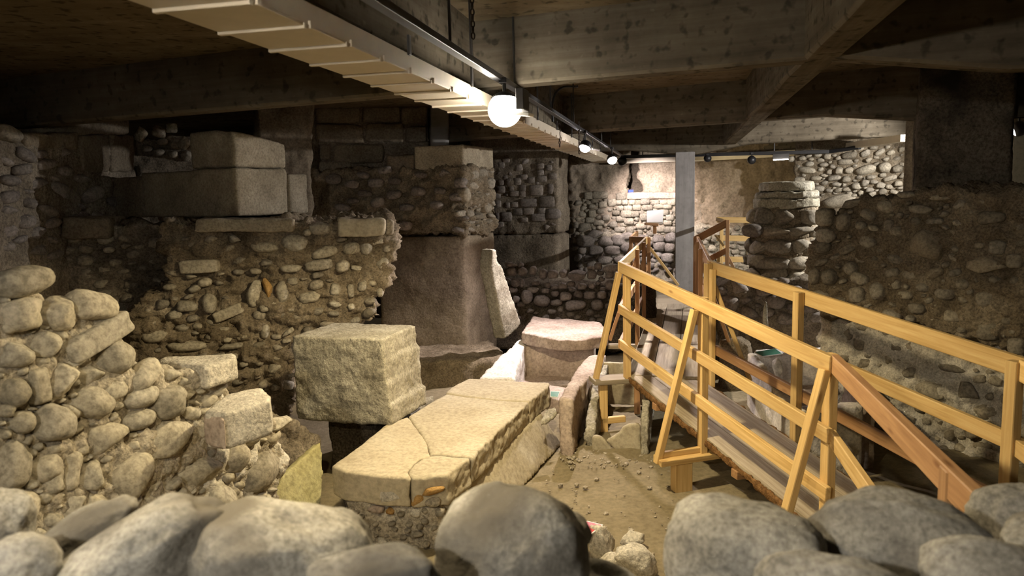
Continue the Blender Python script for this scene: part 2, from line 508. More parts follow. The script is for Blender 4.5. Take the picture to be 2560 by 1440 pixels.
def plain_box(name, lo, hi, mat, parent=None, kind=None, label=None):
    c = (Vector(lo) + Vector(hi)) / 2; s = Vector(hi) - Vector(lo)
    bm = bmesh.new(); bmesh.ops.create_cube(bm, size=1.0)
    for v in bm.verts: v.co = Vector((v.co.x * s.x, v.co.y * s.y, v.co.z * s.z))
    me = bpy.data.meshes.new(name); bm.to_mesh(me); bm.free()
    o = link(name, me, mat, parent, Matrix.Translation(c))
    return tag(o, label, None, None, kind)
ceiling = plain_box('ceiling', (-7.2, -3.2, ZS), (8.7, 16.7, ZS + .2), 'slab_concrete', None, 'structure', 'stained ochre concrete ceiling slab with deep beams')
plain_box('wall_front', (-7.2, -3.2, -.3), (8.7, -3.0, ZS), 'backwall', None, 'structure', 'plain masonry wall of the cellar on the visitors side')
plain_box('wall_left', (-7.2, -3.2, -.3), (-7.0, 16.7, ZS), 'rubble_dark', None, 'structure', 'dark outer wall of the cellar along the left')
plain_box('wall_right', (8.5, -3.2, -.3), (8.7, 16.7, ZS), 'palewall', None, 'structure', 'pale rendered outer wall of the cellar at the far right')
plain_box('wall_end', (-7.2, 16.5, -.3), (8.7, 16.7, ZS), 'backwall', None, 'structure', 'outer end wall of the cellar behind the ruins')

def beam(name, a, b, w, profile=None, mat='concrete', away=1):
    """concrete beam below the slab; a, b: its near lower edge; profile: [(t, drop)] of its underside along the length"""
    a = Vector((a.x, a.y, 0)); b = Vector((b.x, b.y, 0))
    L = (b - a).length; x = (b - a).normalized(); y = ZV.cross(x)
    if y.y * away < 0 or (abs(y.y) < .3 and y.x * away < 0): y = -y
    prof = profile or [(0, 0), (1, 0)]
    n = 60
    ts = sorted(set([i / n for i in range(n + 1)] + [t for t, _ in prof]))
    v, f = [], []
    def drop(t):
        for (t0, d0), (t1, d1) in zip(prof, prof[1:]):
            if t0 <= t <= t1: return d0 + (d1 - d0) * (t - t0) / max(1e-6, t1 - t0)
        return 0
    for t in ts:
        zb = ZB - ZS - drop(t)
        wob = .006 * math.sin(t * 40) + .004 * math.sin(t * 97)
        v += [Vector((t * L, 0, 0.02)), Vector((t * L, wob, zb + .02)), Vector((t * L, .02 + wob, zb)), Vector((t * L, w - .02, zb)), Vector((t * L, w, zb + .02)), Vector((t * L, w, 0.02))]
    for i in range(len(ts) - 1):
        for k in range(6):
            k2 = (k + 1) % 6
            f.append((i * 6 + k, i * 6 + k2, (i + 1) * 6 + k2, (i + 1) * 6 + k))
    f.append(tuple(range(6))); f.append(tuple(range(len(v) - 1, len(v) - 7, -1)))
    me = mesh_from(v, f, name)
    mw = Matrix((x, y, ZV)).transposed().to_4x4()
    if mw.to_3x3().determinant() < 0:
        mw = Matrix((x, y, ZV)).transposed().to_4x4()
    mw.translation = a + ZV * ZS
    return link(name, me, mat, ceiling, mw)
def ext(a, b, e0, e1):
    d = (b - a).normalized()
    return a - d * e0, b + d * e1
# transverse beams
b1a, b1b = PZ(685, 262, ZB), PZ(1990, 151, ZB)
B1a, B1b = ext(b1a, b1b, 4.2, 3.4)
L1_ = (B1b - B1a).length; tj = 1 - 3.2 / L1_
beam('transverse_beam', B1a, B1b, .2, [(0, 0), (tj, 0), (tj + .9 / L1_, .14), (1, .22)])
b2a, b2b = PZ(1500, 327, ZB), PZ(2040, 291, ZB)
B2a, B2b = ext(b2a, b2b, 7.5, 3.6)
L2_ = (B2b - B2a).length; tj2 = 1 - 3.5 / L2_
beam('transverse_beam', B2a, B2b, .22, [(0, 0), (tj2, 0), (tj2 + 1.1 / L2_, .13), (1, .14)])
b3a, b3b = PZ(1879, 359, ZB), PZ(2229, 337, ZB)
DB = (b2b - b2a).normalized()
b3b = b3a + DB * 1.5
B3a, B3b = ext(b3a, b3b, 8.5, 3.0)
L3_ = (B3b - B3a).length; tc_ = 8.5 / L3_
COLX = P(1712, 550, 12.85)
tcol = (Vector((COLX.x, COLX.y, 0)) - Vector((B3a.x, B3a.y, 0))).dot(DB) / L3_
beam('transverse_beam', B3a, B3b, .26, [(0, 0), (tcol - 1.1 / L3_, 0), (tcol - .15 / L3_, .13), (tcol + .15 / L3_, .13), (tcol + 1.0 / L3_, 0), (1, 0)])
B4a = B3a + Vector((.6, 2.6, 0)); beam('transverse_beam', B4a, B4a + DB * 12, .22)
B0a = B1a - Vector((.7, 4.2, 0)); beam('transverse_beam', B0a, B0a + DB * 11, .22)
# beams along the hall
beam('long_beam', AX(-1.67, -2.9, 0), AX(-1.67, 15.9, 0), .21)
beam('long_beam', AX(.745, -2.9, 0), AX(.745, 15.9, 0), .21)

# ------------------------------------------------------------------ back wall
cb_ = P(1650, 500, 15.3)
pd_ = Vector((1, -.227, 0)).normalized()
FB = Face(cb_ - pd_ * 3, cb_ + pd_ * 4)
wall_back = thing('wall_back', 'old rubble masonry wall across the far end', None, (cb_.x, cb_.y, 0), None, 'structure')
top_y = 330
slab_px('plaster_face', FB, [(1390, top_y), (1572, top_y), (1570, 440), (1562, 470), (1572, 486), (1570, 600), (1390, 600)], .5, 'backwall', wall_back, voxel=.04, amp=.05, scale=5, fine=.8, seed=3)
slab_px('plaster_face', FB, [(1566, 484), (1760, 482), (1760, 600), (1566, 600)], .5, 'backwall', wall_back, voxel=.045, amp=.03, scale=4.5, fine=.7, seed=4)
FB2 = Face(FB.o - FB.n * .16, FB.o - FB.n * .16 + FB.u)
slab_px('plaster_face', FB2, [(1596, top_y), (1760, top_y), (1760, 492), (1604, 492), (1612, 465), (1592, 440), (1602, 420)], .4, 'backwall', wall_back, voxel=.05, amp=.07, scale=3.0, fine=.7, seed=5)
slab_px('plaster_face', FB, [(1735, top_y), (2030, top_y), (2060, 560), (2060, 592), (1900, 575), (1800, 570), (1735, 552)], .5, 'bronze_plaster', wall_back, voxel=.045, amp=.045, scale=4.5, fine=.9, seed=6)
FBL = Face(FB.o + FB.n * .1, FB.o + FB.n * .1 + FB.u)
slab_px('rubble_footing', FBL, [(1449, 588), (1500, 580), (1700, 590), (1740, 560), (1900, 575), (2070, 585), (2100, 760), (1449, 760)], .7, 'mortar', wall_back, voxel=.06, amp=.05, scale=4, fine=.7, seed=7)
# wooden-looking stone lintel in the wall
lp = [FB.hit(x, y) + FB.n * .05 for x, y in ((1568, 481), (1716, 480), (1716, 497), (1568, 498))]
rock('lintel', [prism(lp, -FB.n * .3)], 'pink_plaster', wall_back, voxel=.025, amp=.006, scale=7, seed=8)
pl = []
S7 = 3.2
set_list(wall_back, FB, zlist([(1130, 450, 80, 60), (870, 445, 70, 60), (960, 440, 130, 60), (1110, 497, 50, 42), (1160, 497, 50, 42), (1215, 497, 50, 42), (1265, 500, 50, 45), (1320, 495, 80, 45), (1400, 500, 70, 40),
    (1470, 500, 70, 40), (1530, 500, 70, 45), (1120, 545, 60, 40), (1185, 545, 70, 45), (1255, 540, 70, 50), (1340, 540, 90, 45), (1430, 530, 90, 40), (1500, 530, 70, 40), (1090, 580, 60, 40), (1170, 590, 90, 60),
    (1240, 590, 70, 50), (900, 590, 60, 60), (970, 570, 70, 40), (1010, 620, 60, 50), (1060, 675, 90, 60, 0, 'angular'), (880, 640, 70, 45), (950, 660, 90, 40), (1130, 630, 80, 45), (1190, 650, 80, 50), (1480, 580, 60, 50),
    (1520, 620, 70, 50), (1500, 660, 70, 40), (1450, 710, 60, 50), (1500, 715, 60, 50), (1400, 715, 70, 45), (1545, 715, 50, 50), (760, 680, 60, 50), (830, 700, 120, 80, 0, 'angular'), (1290, 690, 90, 40), (1120, 715, 90, 40)], 1200, 350, S7), pl, 'cobble', 'block', -.05, 1.0, 2)
fill(wall_back, FB, [(1425, 500), (1560, 500), (1690, 500), (1690, 585), (1425, 585)], 90, (9, 22), (.6, .95), 11, pl, ('block', 'angular', 'cobble'), 'cobble', .88, -.05, .9)
set_list(wall_back, FBL, zlist([(920, 750, 140, 80, 0, 'angular'), (850, 810, 160, 100), (1010, 810, 130, 90, 0, 'angular'), (1110, 800, 120, 90), (1180, 770, 110, 70), (1430, 790, 100, 70, 0, 'cobble'), (1530, 780, 100, 90),
    (1440, 850, 110, 80), (1520, 860, 100, 90), (1060, 880, 130, 80), (930, 880, 120, 80), (1180, 860, 120, 90), (1000, 960, 130, 70), (880, 945, 90, 50), (1130, 960, 120, 80), (1420, 920, 80, 60), (1500, 940, 110, 80)], 1200, 350, S7), pl, 'cobble_dark', 'cobble', .1, 1.0, 3)
fill(wall_back, FBL, [(1430, 590), (1700, 590), (1700, 680), (1450, 680)], 60, (10, 26), (.6, .9), 12, pl, ('angular', 'cobble'), 'cobble_dark', .85, .0, .9)
set_list(wall_back, FBL, [(1771, 592, 17, 20, 0), (1786, 597, 20, 18, 20), (1842, 570, 18, 16, 0), (1855, 605, 30, 14, 8), (1865, 655, 26, 10, 0, 'angular')], pl, 'cobble', 'cobble', .2, 1.0, 3)
fill(wall_back, FBL, [(1740, 565), (1900, 580), (2000, 585), (2000, 700), (1740, 700)], 110, (8, 22), (.5, .85), 13, pl, ('cobble', 'angular'), 'cobble', .9, -.05, .9)
# boarded trim and trunking along the head of the back wall
bt = thing('trim_1', 'cream trunking board along the head of the far wall', None, FB.hit(1700, 400), None, 'structure')
board(bt, 'trunking', FB.hit(1540, 405) + FB.n * .3, FB.hit(1700, 399) + FB.n * .3, .10, .12, 'board_cream')
board(bt, 'trunking', FB.hit(1712, 399) + FB.n * .3, FB.hit(2010, 383) + FB.n * .3, .12, .12, 'board_cream')
board(bt, 'trunking', FB.hit(2005, 383) + FB.n * .28, P(2262, 345, 10.6), .10, .12, 'board_cream')
plain_box('niche_back', FB.hit(1576, 477) - FB.n * .1 - Vector((.05, .03, .05)), FB.hit(1576, 477) - FB.n * .1 + Vector((.05, .03, .02)), 'blue', wall_back)

# right cobble wall, lit by a cold lamp
FR = Face(P(1985, 450, 13.2), P(2270, 450, 11.6))
wall_r = thing('cobble_wall', 'pale wall of rounded river cobbles behind the dark masonry pier', 'wall', FR.hit(2130, 480), None)
slab_px('mortar_core', FR, [(1985, 340), (2290, 325), (2290, 560), (1985, 600)], .4, 'rubble', wall_r, voxel=.05, amp=.035, scale=5, fine=.6, seed=20)
pl = []
S4 = lambda l: zlist(l, 1760, 340, 3.2)
set_list(wall_r, FR, S4([(830, 275, 150, 60, 10), (1090, 275, 60, 60), (1165, 275, 65, 60), (1300, 270, 180, 80, -12), (1455, 250, 110, 90), (1550, 262, 80, 70), (1170, 155, 140, 60, -5), (1295, 140, 80, 50, -20), (1410, 130, 90, 50, -25), (1500, 130, 80, 50, -20),
    (1050, 335, 110, 45, -5), (1145, 345, 60, 55), (1420, 395, 70, 50, 10), (1220, 400, 80, 60), (1080, 520, 260, 110, -12), (990, 165, 60, 50), (790, 180, 60, 45), (700, 185, 50, 50), (960, 230, 70, 40), (1130, 210, 130, 50), (1340, 330, 80, 40), (1490, 340, 110, 40, -15), (1560, 380, 60, 50), (900, 340, 90, 40), (770, 350, 90, 50), (1330, 430, 60, 40)]), pl, 'cobble', 'cobble', -.05, 1.0, 3)
fill(wall_r, FR, [(1990, 380), (2260, 365), (2260, 480), (2050, 500), (1990, 480)], 70, (8, 26), (.5, .8), 21, pl, ('cobble', 'angular'), 'cobble', .92, -.08, .9, 20)

# ================================================================== ruined masonry
def blk(name, face, x0, x1, y0, y1, dep, mat, parent, out=0.0, voxel=.025, amp=.006, seed=0, **kw):
    n = Vector((face.n.x, face.n.y, 0)).normalized()
    pts = [face.hit(x, y) + n * out for x, y in ((x0, y0), (x1, y0), (x1, y1), (x0, y1))]
    return rock(name, [prism(pts, -n * (dep + out))], mat, parent, voxel=voxel, amp=amp, scale=kw.pop('scale', 7), seed=seed, **kw)

# ---- left foreground wall of cobbles and lime
F1 = Face(P(0, 900, 2.75), P(690, 1000, 4.25), .06)
W1 = thing('cobble_wall', 'cobble and pale lime wall stepping down in the left foreground', 'wall', F1.hit(350, 1300), None)
slab_px('mortar_core', F1, [(-120, 690), (60, 690), (120, 730), (150, 760), (260, 760), (300, 800), (318, 860), (318, 930), (340, 935), (420, 925), (560, 935), (590, 980), (600, 1030), (680, 1045), (700, 1090), (712, 1160), (695, 1250), (640, 1320), (600, 1560), (-120, 1560)], .55, 'mortar', W1, voxel=.018, amp=.03, scale=9, fine=.7, seed=31, coarse=.02)
slab_px('lime_patch', F1, [(470, 985), (560, 975), (600, 1020), (690, 1060), (712, 1150), (690, 1250), (610, 1300), (540, 1330), (480, 1270), (520, 1180), (490, 1100)], .3, 'mortar_white', W1, voxel=.02, amp=.035, scale=9, fine=.6, seed=32)
pl = []
set_list(W1, F1, zlist([(190, 205, 520, 260, -5), (150, 470, 320, 270, 0), (470, 460, 310, 300, 10, 'angular'), (740, 395, 390, 250, 12), (770, 640, 570, 200, -17, 'block'), (650, 815, 290, 90, -13, 'angular'), (905, 815, 270, 300, 20),
    (710, 950, 170, 180, 0, 'angular'), (350, 705, 270, 220, 0, 'angular'), (100, 790, 250, 260, 0, 'angular'), (110, 1090, 220, 250, -30), (290, 1040, 140, 300, 0, 'block'), (480, 1000, 230, 300, 15, 'angular'), (1140, 950, 290, 210, -25),
    (740, 1180, 300, 270, 30), (880, 1080, 250, 190, 0), (170, 1330, 200, 200, 0), (430, 1330, 320, 310, 20), (1330, 1170, 270, 280, 0), (1110, 1310, 250, 170, 0), (1120, 1120, 300, 200, 0), (60, 580, 120, 100), (480, 640, 90, 80),
    (1360, 960, 180, 110, 10, 'angular'), (560, 1250, 110, 150, 0, 'angular'), (600, 1010, 90, 60, 0, 'angular')], 0, 640, 3.2), pl, 'cobble_pale', 'cobble', -.06, 1.0, 3)
set_list(W1, F1, zlist([(120, 550, 260, 420, 20), (560, 600, 150, 320, 15), (420, 680, 160, 210), (370, 570, 240, 250), (1050, 610, 400, 290, -32), (740, 850, 180, 190, 0, 'angular'), (720, 640, 220, 260, 0, 'angular'), (1330, 335, 470, 300, 0, 'angular'),
    (1610, 290, 110, 160, 0, 'angular'), (1880, 490, 240, 230, 0, 'angular'), (1600, 600, 300, 290, 0, 'angular'), (1820, 650, 90, 90), (2230, 230, 220, 130, 10, 'angular'), (860, 340, 380, 270, 0, 'angular'), (2090, 590, 360, 330, -20, 'angular'), (1740, 850, 320, 240, -35, 'angular'),
    (1190, 840, 120, 110, 0, 'angular'), (590, 870, 180, 190, 0, 'angular'), (910, 880, 130, 160, 0, 'angular'), (190, 900, 240, 300, 10), (1450, 850, 200, 160, -30, 'angular'), (1980, 850, 200, 150, -40, 'angular'), (60, 1150, 220, 300), (2000, 950, 160, 100, -30, 'angular')], 0, 990, 3.2), pl, 'cobble_pale', 'cobble', -.14, 1.0, 3)
fill(W1, F1, [(0, 740), (300, 830), (320, 930), (560, 960), (690, 1080), (690, 1220), (560, 1330), (0, 1330)], 110, (14, 46), (.6, .95), 33, pl, ('angular', 'cobble'), 'cobble_pale', .9, -.14, .9, 30)
nn = Vector((F1.n.x, F1.n.y, 0)).normalized()
# two cut slabs on its steps
def cut(name, pts_top, h, mat, parent, **kw):
    top = [Vector(p) for p in pts_top]
    return rock(name, [prism(top, Vector((0, 0, -h)))], mat, parent, **kw)
zs1 = P(590, 885, 4.05).z
cut('cut_slab', [PZ(395, 905, zs1), PZ(400, 893, zs1), PZ(585, 882, zs1), PZ(592, 893, zs1), PZ(512, 918, zs1), PZ(500, 915, zs1)], .13, 'mortar_white', W1, voxel=.018, amp=.008, scale=9, seed=35)
zs2 = P(640, 968, 3.95).z
cut('cut_slab', [PZ(510, 1028, zs2), PZ(560, 985, zs2), PZ(655, 965, zs2), PZ(678, 985, zs2), PZ(676, 1000, zs2), PZ(560, 1032, zs2)], .19, 'mortar_white', W1, voxel=.016, amp=.004, scale=9, seed=36)
cut('red_stone', [PZ(505, 1034, zs2 - .015), PZ(520, 1028, zs2 - .015), PZ(562, 1034, zs2 - .015), PZ(560, 1046, zs2 - .015)], .16, 'pink_plaster', W1, voxel=.016, amp=.007, scale=9, seed=37)

# ---- tall rubble-concrete stump in the middle of the left side
F2 = Face(P(590, 600, 7.0), P(985, 600, 7.35))
P1 = thing('rubble_stump', 'overhanging brown rubble concrete stump with embedded pebbles behind the grey block', 'ruin', F2.hit(650, 900), None)
slab_px('rubble_core', F2, [(395, 558), (470, 556), (580, 555), (740, 553), (840, 560), (968, 552), (985, 590), (984, 620), (970, 665), (974, 715), (948, 755), (944, 800), (880, 818), (800, 835), (735, 850), (720, 900), (740, 1000), (700, 1080), (560, 1150), (330, 1150), (330, 760), (420, 700), (400, 620)], 1.1, 'rubble', P1, voxel=.022, amp=.06, scale=7, fine=.75, seed=41, coarse=.06, squash=1.7)
F2b = Face(F2.o - F2.n * .5, F2.o - F2.n * .5 + F2.u)
slab_px('recessed_core', F2b, [(60, 565), (450, 556), (450, 1150), (60, 1100)], .6, 'rubble_dark', P1, voxel=.03, amp=.06, scale=6, fine=.7, seed=48, squash=1.7)
n2 = F2.n
blk('edge_slab', F2, 492, 738, 546, 580, .5, 'ashlar', P1, .10, seed=42, amp=.012)
blk('edge_slab', F2, 845, 962, 545, 591, .5, 'lid', P1, .10, seed=43, amp=.01)
blk('edge_slab', F2, 964, 984, 548, 588, .4, 'ashlar', P1, .05, seed=44, amp=.012)
blk('edge_slab', F2b, 165, 282, 543, 595, .5, 'ashlar_dark', P1, .14, seed=45, amp=.015)
pl = [(615, 562, 250, 40), (905, 567, 120, 46)]
set_list(P1, F2, zlist([(200, 890, 230, 90, 5), (440, 860, 220, 150, 5), (680, 930, 230, 100, -10), (890, 900, 150, 100, -10), (1010, 900, 100, 100, 20), (630, 1030, 230, 90, -5), (410, 1060, 180, 70), (1140, 1010, 110, 80, -30), (930, 1055, 90, 40, 10),
    (980, 1200, 80, 100, 20), (765, 1225, 90, 100, 10), (885, 1235, 60, 110, 0), (1060, 1175, 70, 50), (890, 1365, 60, 60), (550, 1290, 160, 80, -20), (110, 1260, 120, 220, 10, 'angular'), (225, 1220, 80, 180, -10, 'angular', 'clay'), (250, 1350, 200, 80, -15), (540, 770, 70, 60),
    (640, 740, 180, 110, 5), (340, 1250, 110, 190), (820, 1040, 120, 110), (420, 1160, 90, 60), (1100, 840, 120, 70), (1180, 900, 70, 60), (1120, 1250, 60, 80), (760, 1340, 110, 60, 10, 'angular')], 600, 340, 3.2), pl, 'cobble_pale', 'cobble', .03, 1.0, 3)
set_list(P1, F2, zlist([(1500, 400, 170, 90, 5), (1680, 380, 120, 170), (1830, 450, 260, 90, -20, 'block'), (2480, 330, 180, 90), (1950, 650, 120, 50, -5), (2120, 600, 80, 120, 10), (1820, 670, 80, 50), (1600, 80, 330, 110, 0, 'block'),  
    (1400, 470, 120, 80), (1240, 640, 220, 110), (1500, 720, 320, 90, 3), (1850, 720, 200, 60, -5, 'angular'), (2300, 610, 120, 40, -30, 'angular'), (1640, 210, 120, 80), (1560, 260, 110, 60, -20), (1950, 860, 80, 60), (2200, 900, 120, 80, 0, 'angular')], 0, 640, 3.2), pl, 'cobble_pale', 'cobble', .0, 1.0, 3)
fill(P1, F2, [(420, 600), (480, 590), (970, 600), (965, 700), (940, 790), (740, 850), (730, 980), (400, 930), (360, 780), (430, 700)], 70, (10, 40), (.4, .75), 46, pl, ('cobble', 'angular', 'angular'), 'cobble', 1.15, -.12, .9, 16)

pl = []
fill(P1, F2b, [(120, 600), (400, 590), (390, 760), (260, 760)], 26, (14, 44), (.4, .7), 49, pl, ('cobble', 'angular'), 'cobble', 1.1, -.12, .9, 14)
Fp = Face(P(680, 1100, 4.9), P(800, 1100, 5.25))
slab_px('rubble_foot', Fp, [(672, 1030), (700, 1045), (770, 1070), (800, 1085), (800, 1300), (672, 1300)], .9, 'rubble_dark', P1, voxel=.03, amp=.04, scale=7, fine=.7, seed=47)
# ---- ashlar blocks standing on the stump
def plan(p): return Vector((p.x, p.y, 0))
c0 = plan(P(590, 480, 7.05)); cR = plan(P(771, 480, 7.95)); cM = plan(P(723, 480, 7.68)); cL = plan(P(230, 480, 8.35)); cS = plan(P(355, 480, 7.85))
zb0 = P(594, 541, 7.05).z; zb1 = P(586, 419, 7.05).z; zb2 = P(595, 324, 7.15).z
def quad_block(label, a, b, c, z0, z1, mat, seed, cat='block', **kw):
    fp = [a, b, b + c - a, c]
    o = rock('stone_block', [hexa(fp, (z0, z1))], mat, None, voxel=.028, amp=kw.pop('amp', .008), scale=6, seed=seed, smooth=3, **kw)
    return tag(o, label, cat, 'cut blocks on the rubble stump')
g = .012
uR = (cR - c0).normalized(); uL = (cL - c0).normalized()
quad_block('large tan ashlar block at the lit corner of the rubble stump, lower course', c0, cM - uR * g, cS - uL * g, zb0, zb1, 'ashlar', 51)
quad_block('narrow upright ashlar block at the right end of the lower course', cM, cR, cM + uL * .6, zb0 - .01, zb1 - .04, 'ashlar', 52)
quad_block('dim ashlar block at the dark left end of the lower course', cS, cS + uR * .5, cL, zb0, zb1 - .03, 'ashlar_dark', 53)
d0 = c0 + uL * .04 + uR * .05; 
dR = plan(P(722, 480, 7.72)); dL = plan(P(480, 480, 7.45))
o = rock('stone_block', [prism([Vector((q.x, q.y, zb1 + .005)) for q in (d0, dR, dR + dL - d0, dL)], [Vector((d0.x, d0.y, zb2)), Vector((dR.x, dR.y, zb2 - .09)), Vector(((dR + dL - d0).x, (dR + dL - d0).y, zb2 - .02)), Vector((dL.x, dL.y, zb2 + .02))])], 'ashlar', None, voxel=.028, amp=.012, scale=6, seed=54, smooth=6)
tag(o, 'worn rounded ashlar block topping the rubble stump', 'block', 'cut blocks on the rubble stump')

# ---- dark rubble wall on the far left
F4 = Face(P(0, 450, 6.2), P(330, 450, 8.6))
WL = thing('rubble_wall', 'dim brown rubble wall at the left edge under the beam', 'wall', F4.hit(150, 640), None)
slab_px('rubble_core', F4, [(-260, 330), (-40, 320), (30, 318), (55, 340), (180, 338), (330, 345), (336, 440), (330, 900), (-260, 900)], .7, 'rubble_dark', WL, voxel=.04, amp=.035, scale=6, fine=.6, seed=61)
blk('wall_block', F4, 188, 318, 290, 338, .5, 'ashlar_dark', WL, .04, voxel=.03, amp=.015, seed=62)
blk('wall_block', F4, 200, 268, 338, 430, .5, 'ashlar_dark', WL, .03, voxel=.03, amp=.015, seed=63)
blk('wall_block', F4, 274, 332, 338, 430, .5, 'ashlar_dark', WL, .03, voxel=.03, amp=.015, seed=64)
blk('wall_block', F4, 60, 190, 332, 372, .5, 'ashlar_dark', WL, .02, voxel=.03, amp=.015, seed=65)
pl = [(260, 360, 130, 150)]
fill(WL, F4, [(0, 380), (190, 380), (320, 440), (320, 640), (0, 640)], 40, (14, 50), (.5, .85), 66, pl, ('cobble', 'angular'), 'cobble_dark', 1.1, -.15, .9)
stone_px(WL, F4, 12, 335, 60, 42, 10, 'cobble', 'cobble', .1)
F4b = Face(P(320, 400, 8.8), P(660, 400, 9.4))
wl2 = thing('rubble_heap', 'tumbled pale stones in the dark gap behind the ashlar blocks', 'stones', F4b.hit(400, 430), None)
slab_px('rubble_core', F4b, [(310, 345), (480, 340), (500, 420), (640, 420), (640, 600), (310, 600)], .4, 'rubble_dark', wl2, voxel=.04, amp=.04, scale=6, seed=67)
pl = []
set_list(wl2, F4b, zlist([(1130, 310, 120, 130, 0, 'angular'), (1270, 290, 110, 110, 0, 'angular'), (1300, 370, 100, 60), (1390, 470, 80, 60), (1480, 380, 110, 110, 0, 'angular'), (1490, 480, 90, 90, 0, 'angular'), (1370, 260, 100, 80), (1180, 420, 90, 60), (1400, 400, 90, 60), (1270, 450, 100, 60)], 0, 240, 3.2), pl, 'cobble', 'cobble', .3, 1.0, 3)

# ---- tall masonry pier behind the stump, and the wall joining it to the next
F5 = Face(P(645, 350, 9.1), P(785, 350, 9.35))
pier5 = thing('stone_pier', 'rough dim stone pier rising to the ceiling behind the ashlar blocks', 'pier', F5.hit(715, 560), None)
slab_px('pier_core', F5, [(645, 235), (785, 235), (780, 430), (785, 640), (645, 640)], .7, 'ashlar_dark', pier5, voxel=.04, amp=.03, scale=5, fine=.6, seed=71)
F6 = Face(P(780, 350, 10.1), P(1130, 350, 10.3))
wall6 = thing('ashlar_wall', 'dark wall of large ashlar courses between the two left piers', 'wall', F6.hit(950, 560), None)
slab_px('wall_core', F6, [(770, 235), (1072, 235), (1072, 640), (770, 640)], .4, 'rubble_dark', wall6, voxel=.05, amp=.02, scale=6, seed=72)
for i, (x0, x1, y0, y1) in enumerate([(790, 900, 268, 308), (905, 1000, 266, 306), (1003, 1068, 266, 312), (788, 910, 311, 358), (914, 1010, 309, 356), (1013, 1066, 316, 356), (800, 828, 361, 400), (834, 960, 360, 408), (796, 880, 404, 450)]):
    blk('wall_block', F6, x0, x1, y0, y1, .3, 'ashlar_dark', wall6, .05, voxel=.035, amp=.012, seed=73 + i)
post6 = blk('concrete_post', F6, 1076, 1122, 235, 640, .25, 'column', None, .12, voxel=.04, amp=.004, seed=84)
tag(post6, 'short square concrete post above the left pier', 'post')

# ---- second pier: rubble on a plastered base, cut block on top
c7 = plan(P(1163, 700, 9.5)); c7l = plan(P(945, 700, 9.62)); c7r = plan(P(1240, 700, 10.35))
F7 = Face(c7l, c7); F7r = Face(c7, c7r)
pier7 = thing('ruined_pier', 'tall ruined pier with plastered base, rubble middle and cut top block', 'pier', (c7.x, c7.y, 0), None)
z7 = F7.hit(1160, 590).z; z7b = F7.hit(1160, 870).z; z7t = F7.hit(1160, 418).z
far7 = c7r + c7l - c7
rock('plaster_base', [hexa([c7, c7r, far7, c7l], (z7b - .3, z7))], 'ashlar_dark', pier7, voxel=.035, amp=.014, scale=5, seed=85, smooth=2)
def q7(t, s): return c7 + (c7l - c7) * t + (c7r - c7) * s
rock('rubble_middle', [hexa([q7(-.04, 0), q7(-.03, 1), q7(1.9, 1), q7(1.9, .1)], (z7, z7t))], 'rubble', pier7, voxel=.028, amp=.06, scale=6.5, fine=.75, seed=86, coarse=.05, squash=1.4)
zt7 = F7.hit(1160, 361).z
rock('top_block', [hexa([q7(-.02, .02), q7(-.03, .95), q7(.5, .95), q7(.55, .04)], (z7t - .02, zt7))], 'ashlar', pier7, voxel=.025, amp=.007, scale=6, seed=87)
rock('edge_stone', [hexa([q7(.56, .05), q7(.56, .8), q7(.9, .8), q7(.9, .1)], (z7t - .02, zt7 - .09))], 'ashlar_dark', pier7, voxel=.03, amp=.02, scale=6, seed=88)
pl = []
fill(pier7, F7, [(830, 425), (1155, 425), (1155, 580), (830, 560)], 24, (14, 40), (.45, .8), 89, pl, ('cobble', 'angular'), 'cobble_dark', 1.2, -.12, .9)
pl = []
set_list(pier7, F7r, zlist([(1850, 310, 80, 90), (1930, 300, 90, 80), (1790, 470, 70, 80, -40), (1950, 480, 60, 60), (1830, 620, 60, 60), (1760, 620, 70, 50), (1960, 570, 60, 90), (1900, 640, 90, 60, 0, 'angular'), (1990, 380, 60, 90), (1860, 400, 80, 70)], 600, 340, 3.2), pl, 'cobble', 'cobble', -.02, .9, 3)
fill(pier7, F7r, [(1170, 425), (1230, 425), (1235, 560), (1170, 575)], 25, (7, 20), (.6, .9), 90, pl, ('cobble', 'angular'), 'cobble', 1.1, -.08, .9)

# ---- earth ledge at its foot
FL = Face(P(1040, 890, 8.55), P(1260, 890, 8.75))
led = slab_px('earth_ledge', FL, [(930, 868 + 38), (1270, 868 + 30), (1300, 1010), (930, 1010)], 2.2, 'rubble', None, voxel=.04, amp=.03, scale=5, fine=.6, seed=91)
tag(led, 'rough earth and pebble ledge below the leaning gravestone', 'ledge')

